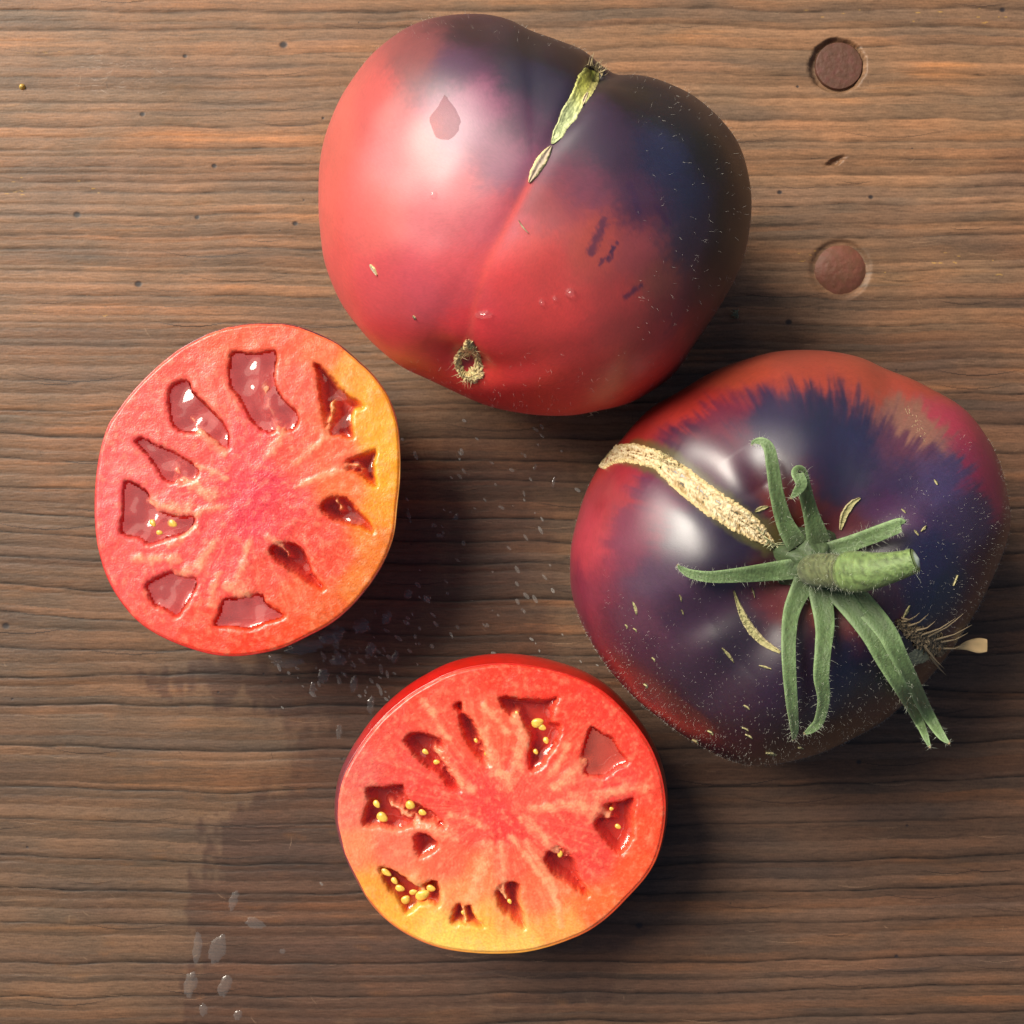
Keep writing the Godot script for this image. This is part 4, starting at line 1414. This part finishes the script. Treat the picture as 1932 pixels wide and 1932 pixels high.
			col = col.lerp(Vector3(0.58, 0.034, 0.016), cav * (1.0 - fb) * 0.93)
			col = col.lerp(sc[0] * 0.9, 0.0)
			cc[v * nu + u] = Color(clampf(col.x, 0, 0.95), clampf(col.y, 0, 0.9), clampf(col.z, 0, 0.9))
	var flesh := mat(0.34, {"spec": 0.5, "sss": 0.22, "bump": bump_tex.cells, "depth": 0.0045, "scale": 60.0, "coat": 0.2, "coat_rough": 0.18})
	put("flesh", grid_mesh(p, nu, nv, true, cc), flesh, root)
	# skin: from the rim down to the wood
	var sa := PackedFloat32Array()
	var sv := PackedVector3Array()
	for i in range(0, skin_cols.size(), 4):
		sa.append(deg_to_rad(skin_cols[i]))
		var cl := lin(skin_cols[i + 1], skin_cols[i + 2], skin_cols[i + 3])
		sv.append(Vector3(cl.r, cl.g, cl.b))
	var su := 420
	var sn := 70
	var q2 := PackedVector3Array()
	var qc := PackedColorArray()
	for v in sn:
		var s := float(v) / (sn - 1)
		var depth := pow(s, 1.25)
		var prof := pow(maxf(1.0 - pow(depth, 2.7), 0.0), 1.0 / 2.2) * (1.0 - (0.05 if bulge == 0.0 else 0.0) * minf(depth * 3.0, 1.0) + bulge * sin(PI * minf(depth * 1.6, 1.0)))
		for u in su:
			var th := u * TAU / su
			var ru: float = lerpf(rad[int(u * 720.0 / su)], rad[(int(u * 720.0 / su) + 1) % 720], fposmod(u * 720.0 / su, 1.0))
			var mean := 0.033
			var rr := lerpf(ru, mean, depth * 0.5) * prof
			var y := hc - 0.0002 - depth * (hc - 0.0006)
			if v == 0:
				rr *= 0.992
				y = hc - 0.0004
			var w := Vector3(c.x + cos(th) * rr, y, c.y + sin(th) * rr)
			q2.append(w)
			var col := Vector3.ZERO
			var tw := 0.0
			for i in sa.size():
				var da := absf(angle_difference(th, sa[i])) + 0.08
				var wt := 1.0 / pow(da, 3.0)
				col += sv[i] * wt
				tw += wt
			col /= tw
			col *= 1.0 + 0.2 * nz.get_noise_3d(w.x * 300, w.y * 300, w.z * 300)
			qc.append(Color(col.x, col.y, col.z))
	var skin := mat(0.28, {"spec": 0.5, "sss": 0.08, "coat": 0.3})
	put("skin", grid_mesh(q2, su, sn, true, qc), skin, root)
	# jelly in each chamber
	var gel := mat(0.07, {"vc": false, "color": Color(gel_col.x, gel_col.y, gel_col.z).linear_to_srgb(), "alpha": gel_alpha, "spec": 0.6})
	var clear := mat(0.07, {"vc": false, "color": Color(0.55, 0.05, 0.03).linear_to_srgb(), "alpha": 0.10, "spec": 0.6})
	var gi := 0
	for poly in polys:
		gi += 1
		put("jelly", jelly_mesh(poly, c, hc, gel_drop + (0.0008 if hollow[gi - 1] else 0.0) + 0.0005 * nz.get_noise_2d(gi * 13.0, 2.0), sd * 100 + gi), clear if hollow[gi - 1] else gel, root)
	# seeds
	var sm := mat(0.25, {"sss": 0.15, "spec": 0.5})
	for i in range(0, seeds.size(), 5):
		var q: Vector2 = to_local.call(seeds[i], seeds[i + 1])
		var s: float = k * T / 966.0 * (H - hc) * 0.5
		put("seed", seed_mesh(seeds[i + 2] * s * 1.5, seeds[i + 3] * s * 1.5, sd + i), sm, root, Vector3(c.x + q.x, hc - gel_drop + 0.0002, c.y + q.y)).rotation = Vector3(0.1, -seeds[i + 4], 0.15)


func jelly_mesh(poly: PackedVector2Array, c: Vector2, hc: float, drop: float, sd: int) -> ArrayMesh:
	var lo := poly[0]
	var hi := poly[0]
	for q in poly:
		lo = lo.min(q)
		hi = hi.max(q)
	var step := 0.00034
	lo -= Vector2.ONE * 0.0006
	hi += Vector2.ONE * 0.0006
	var nx := int((hi.x - lo.x) / step) + 2
	var ny := int((hi.y - lo.y) / step) + 2
	var nz := noise(sd, 1.0, 2)
	var p := PackedVector3Array()
	var ok := PackedByteArray()
	for j in ny:
		for i in nx:
			var q := lo + Vector2(i, j) * step
			var d := sqrt(polyline_d2(q, poly, true))
			if not Geometry2D.is_point_in_polygon(q, poly):
				d = -d
			ok.append(1 if d > 0.00002 else 0)
			var wave := nz.get_noise_2d(q.x * 120, q.y * 120) * 0.0005
			var y := -drop + wave + (drop * 0.25) * exp(-maxf(d, 0.0) / 0.00055)
			p.append(Vector3(c.x + q.x, hc + y, c.y + q.y))
	var n := PackedVector3Array()
	n.resize(p.size())
	for j in ny:
		for i in nx:
			var a := p[j * nx + mini(i + 1, nx - 1)] - p[j * nx + maxi(i - 1, 0)]
			var b := p[mini(j + 1, ny - 1) * nx + i] - p[maxi(j - 1, 0) * nx + i]
			n[j * nx + i] = b.cross(a).normalized()
	var idx := PackedInt32Array()
	for j in ny - 1:
		for i in nx - 1:
			var a := j * nx + i
			if ok[a] and ok[a + 1] and ok[a + nx] and ok[a + nx + 1]:
				idx.append_array([a, a + 1, a + nx, a + 1, a + nx + 1, a + nx])
	return raw_mesh(p, n, idx, PackedColorArray())


func seed_mesh(rx: float, rz: float, sd: int) -> ArrayMesh:
	var p := PackedVector3Array()
	var cc := PackedColorArray()
	var nz := noise(sd, 1.0, 2)
	for v in 13:
		var t := -PI / 2 + PI * v / 12.0
		for u in 20:
			var th := u * TAU / 20
			var taper := 1.0 - 0.22 * cos(th)
			var q := Vector3(cos(th) * cos(t) * rx, sin(t) * minf(rx, rz) * 0.55, sin(th) * cos(t) * rz * taper)
			p.append(q)
			var k := 1.0 + 0.35 * nz.get_noise_3d(q.x * 1500, q.y * 1500, q.z * 1500)
			cc.append(Color(0.80 * k, 0.46 * k, 0.08 * k))
	return grid_mesh(p, 20, 13, true, cc, PackedVector2Array(), true)


# ---------------------------------------------------------------- juice and scraps on the wood
func build_water() -> void:
	var wet := mat(0.10, {"vc": false, "color": Color(0.80, 0.78, 0.76), "alpha": 0.075, "spec": 0.5})  # pale grey colour stands in for sky reflected on the pools
	var drop := mat(0.2, {"vc": false, "color": Color(0.85, 0.84, 0.82), "alpha": 0.14, "spec": 0.15})  # beads carry the reflected sky as a grey tint too
	var p := PackedVector3Array()
	var n := PackedVector3Array()
	var idx := PackedInt32Array()
	# [x, y, half width, half length, turn] of the pools that stand on the wood
	var pools := [373,1787,9,30,0.1, 410,1790,17,30,0.4, 359,1857,12,26,0.25, 424,1860,12,22,0.35, 481,1742,22,12,0.3, 449,1915,8,10,0.2, 533,1795,8,6,0.3, 440,1700,10,22,0.3, 384,1905,8,12,0.0,
		578,1218,38,16,-0.2, 628,1198,26,18,-0.4, 682,1180,18,16,-0.5, 545,1250,30,10,-0.1, 640,1245,16,12,0.3, 700,1225,12,14,0.2, 610,1275,12,16,0.2, 730,1165,10,14,0.4, 668,1290,8,18,0.1, 590,1300,7,14,0.1, 745,1240,7,12,0.3,
		700,1330,7,18,0.1, 640,1380,6,14,0.1, 520,1240,14,7,0.0, 830,1010,9,4,0.2, 860,975,6,8,0.5, 900,960,5,8,0.4, 805,1130,8,7,0.3, 845,1120,7,5,0.3, 770,1120,8,9,0.4, 1045,910,3,10,0.2, 1010,880,3,7,0.3, 985,1150,4,4,0.1]
	var pn := noise(82, 1.0, 2)
	for i in range(0, pools.size(), 5):
		var o := p.size()
		for v in 13:
			var a := v / 12.0
			for u in 44:
				var th := u * TAU / 44
				var e := 1.0 + 0.26 * pn.get_noise_2d(cos(th) * 1.3 + i * 7.0, sin(th) * 1.3) + 0.06 * pn.get_noise_2d(cos(th) * 4.0 + i * 7.0, sin(th) * 4.0)
				var q := Vector2(cos(th) * pools[i + 2] * a * e, sin(th) * pools[i + 3] * a * e).rotated(pools[i + 4])
				var h := 0.00032 * minf(pools[i + 2] / 14.0, 1.0) * (1.0 - pow(a, 3.0)) + 0.00002 + 0.00006 * pn.get_noise_2d((pools[i] + q.x) * 0.05, (pools[i + 1] + q.y) * 0.05) * (1.0 - a)
				p.append(at(pools[i] + q.x, pools[i + 1] + q.y, h))
		for v in 13:
			for u in 44:
				var a2 := p[o + maxi(v - 1, 0) * 44 + u]
				var b2 := p[o + mini(v + 1, 12) * 44 + u]
				var d := p[o + v * 44 + (u + 1) % 44] - p[o + v * 44 + (u + 43) % 44]
				var m := d.cross(b2 - a2)
				n.append(m.normalized() if m.length_squared() > 1e-22 else Vector3.UP)
				if v < 12:
					var k := o + v * 44 + u
					var k2 := o + v * 44 + (u + 1) % 44
					idx.append_array([k, k + 44, k2, k2, k + 44, k2 + 44])
	var film := put("juice_pools", raw_mesh(p, n, idx, PackedColorArray()), wet, self)
	tag(film, "thin clear pools of juice standing on the damp wood below the cut tomato halves", "puddle")
	film.set_meta("kind", "stuff")
	# beads of splashed juice
	var bead := SphereMesh.new()
	bead.radius = 1.0
	bead.height = 2.0
	bead.radial_segments = 12
	bead.rings = 6
	var mm := MultiMesh.new()
	mm.transform_format = MultiMesh.TRANSFORM_3D
	mm.mesh = bead
	var tr := []
	var r := RandomNumberGenerator.new()
	r.seed = 5
	while tr.size() < 190:
		var q := Vector2(r.randf_range(560, 1130), r.randf_range(760, 1330))
		if r.randf() < 0.35:
			q = Vector2(640, 1215) + Vector2(r.randfn(0, 70), r.randfn(0, 40))
		elif r.randf() < 0.02:
			q = Vector2(r.randf_range(350, 640), r.randf_range(1620, 1900))
		if wet_at(q.x, q.y) < r.randf() * 0.8:
			continue
		var rad := r.randf_range(0.00018, 0.00060)
		var b := Basis.from_euler(Vector3(0, r.randf_range(0.2, 1.1), 0)).scaled_local(Vector3(rad * 0.8, rad * 0.22, rad * r.randf_range(0.9, 2.4)))
		tr.append(Transform3D(b, at(q.x, q.y, 0.0001)))
	mm.instance_count = tr.size()
	for i in tr.size():
		mm.set_instance_transform(i, tr[i])
	var mi := MultiMeshInstance3D.new()
	mi.name = "splash_beads"
	mi.multimesh = mm
	mi.material_override = drop
	mi.set_meta("kind", "stuff")
	tag(mi, "fine beads of juice splashed over the wood between the tomatoes", "droplets")
	add_child(mi, true)
	# dry scraps
	var straw := mat(0.8, {})
	scrap("dry_scrap", at(1119, 776, 0.0008), 0.0016, 3, Vector3(0.60, 0.48, 0.30), straw, "pale dry scrap of stalk at the foot of the red tomato")
	scrap("dry_scrap", at(1387, 592, 0.0006), 0.0016, 4, Vector3(0.22, 0.24, 0.15), straw, "greenish wisp of dry fluff in the red tomato's shade")


func scrap(called: String, c: Vector3, size: float, sd: int, col: Vector3, m: Material, label: String) -> void:
	var r := RandomNumberGenerator.new()
	r.seed = sd
	var p := PackedVector3Array()
	var n := PackedVector3Array()
	var cc := PackedColorArray()
	var idx := PackedInt32Array()
	for i in 14:
		var a := Vector3(r.randf_range(-1, 1), r.randf_range(-0.3, 0.4), r.randf_range(-1, 1)) * size * 0.6
		var b := Vector3(r.randf_range(-1, 1), r.randf_range(-0.3, 0.6), r.randf_range(-1, 1)) * size
		var k := r.randf_range(0.7, 1.2)
		strand(p, n, cc, idx, [a, a.lerp(b, 0.5) + Vector3(0, 0.0003, 0), b], size * 0.14, Color(col.x * k, col.y * k, col.z * k))
	var o := put(called, raw_mesh(p, n, idx, cc), m, self, c)
	tag(o, label, "plant scrap")
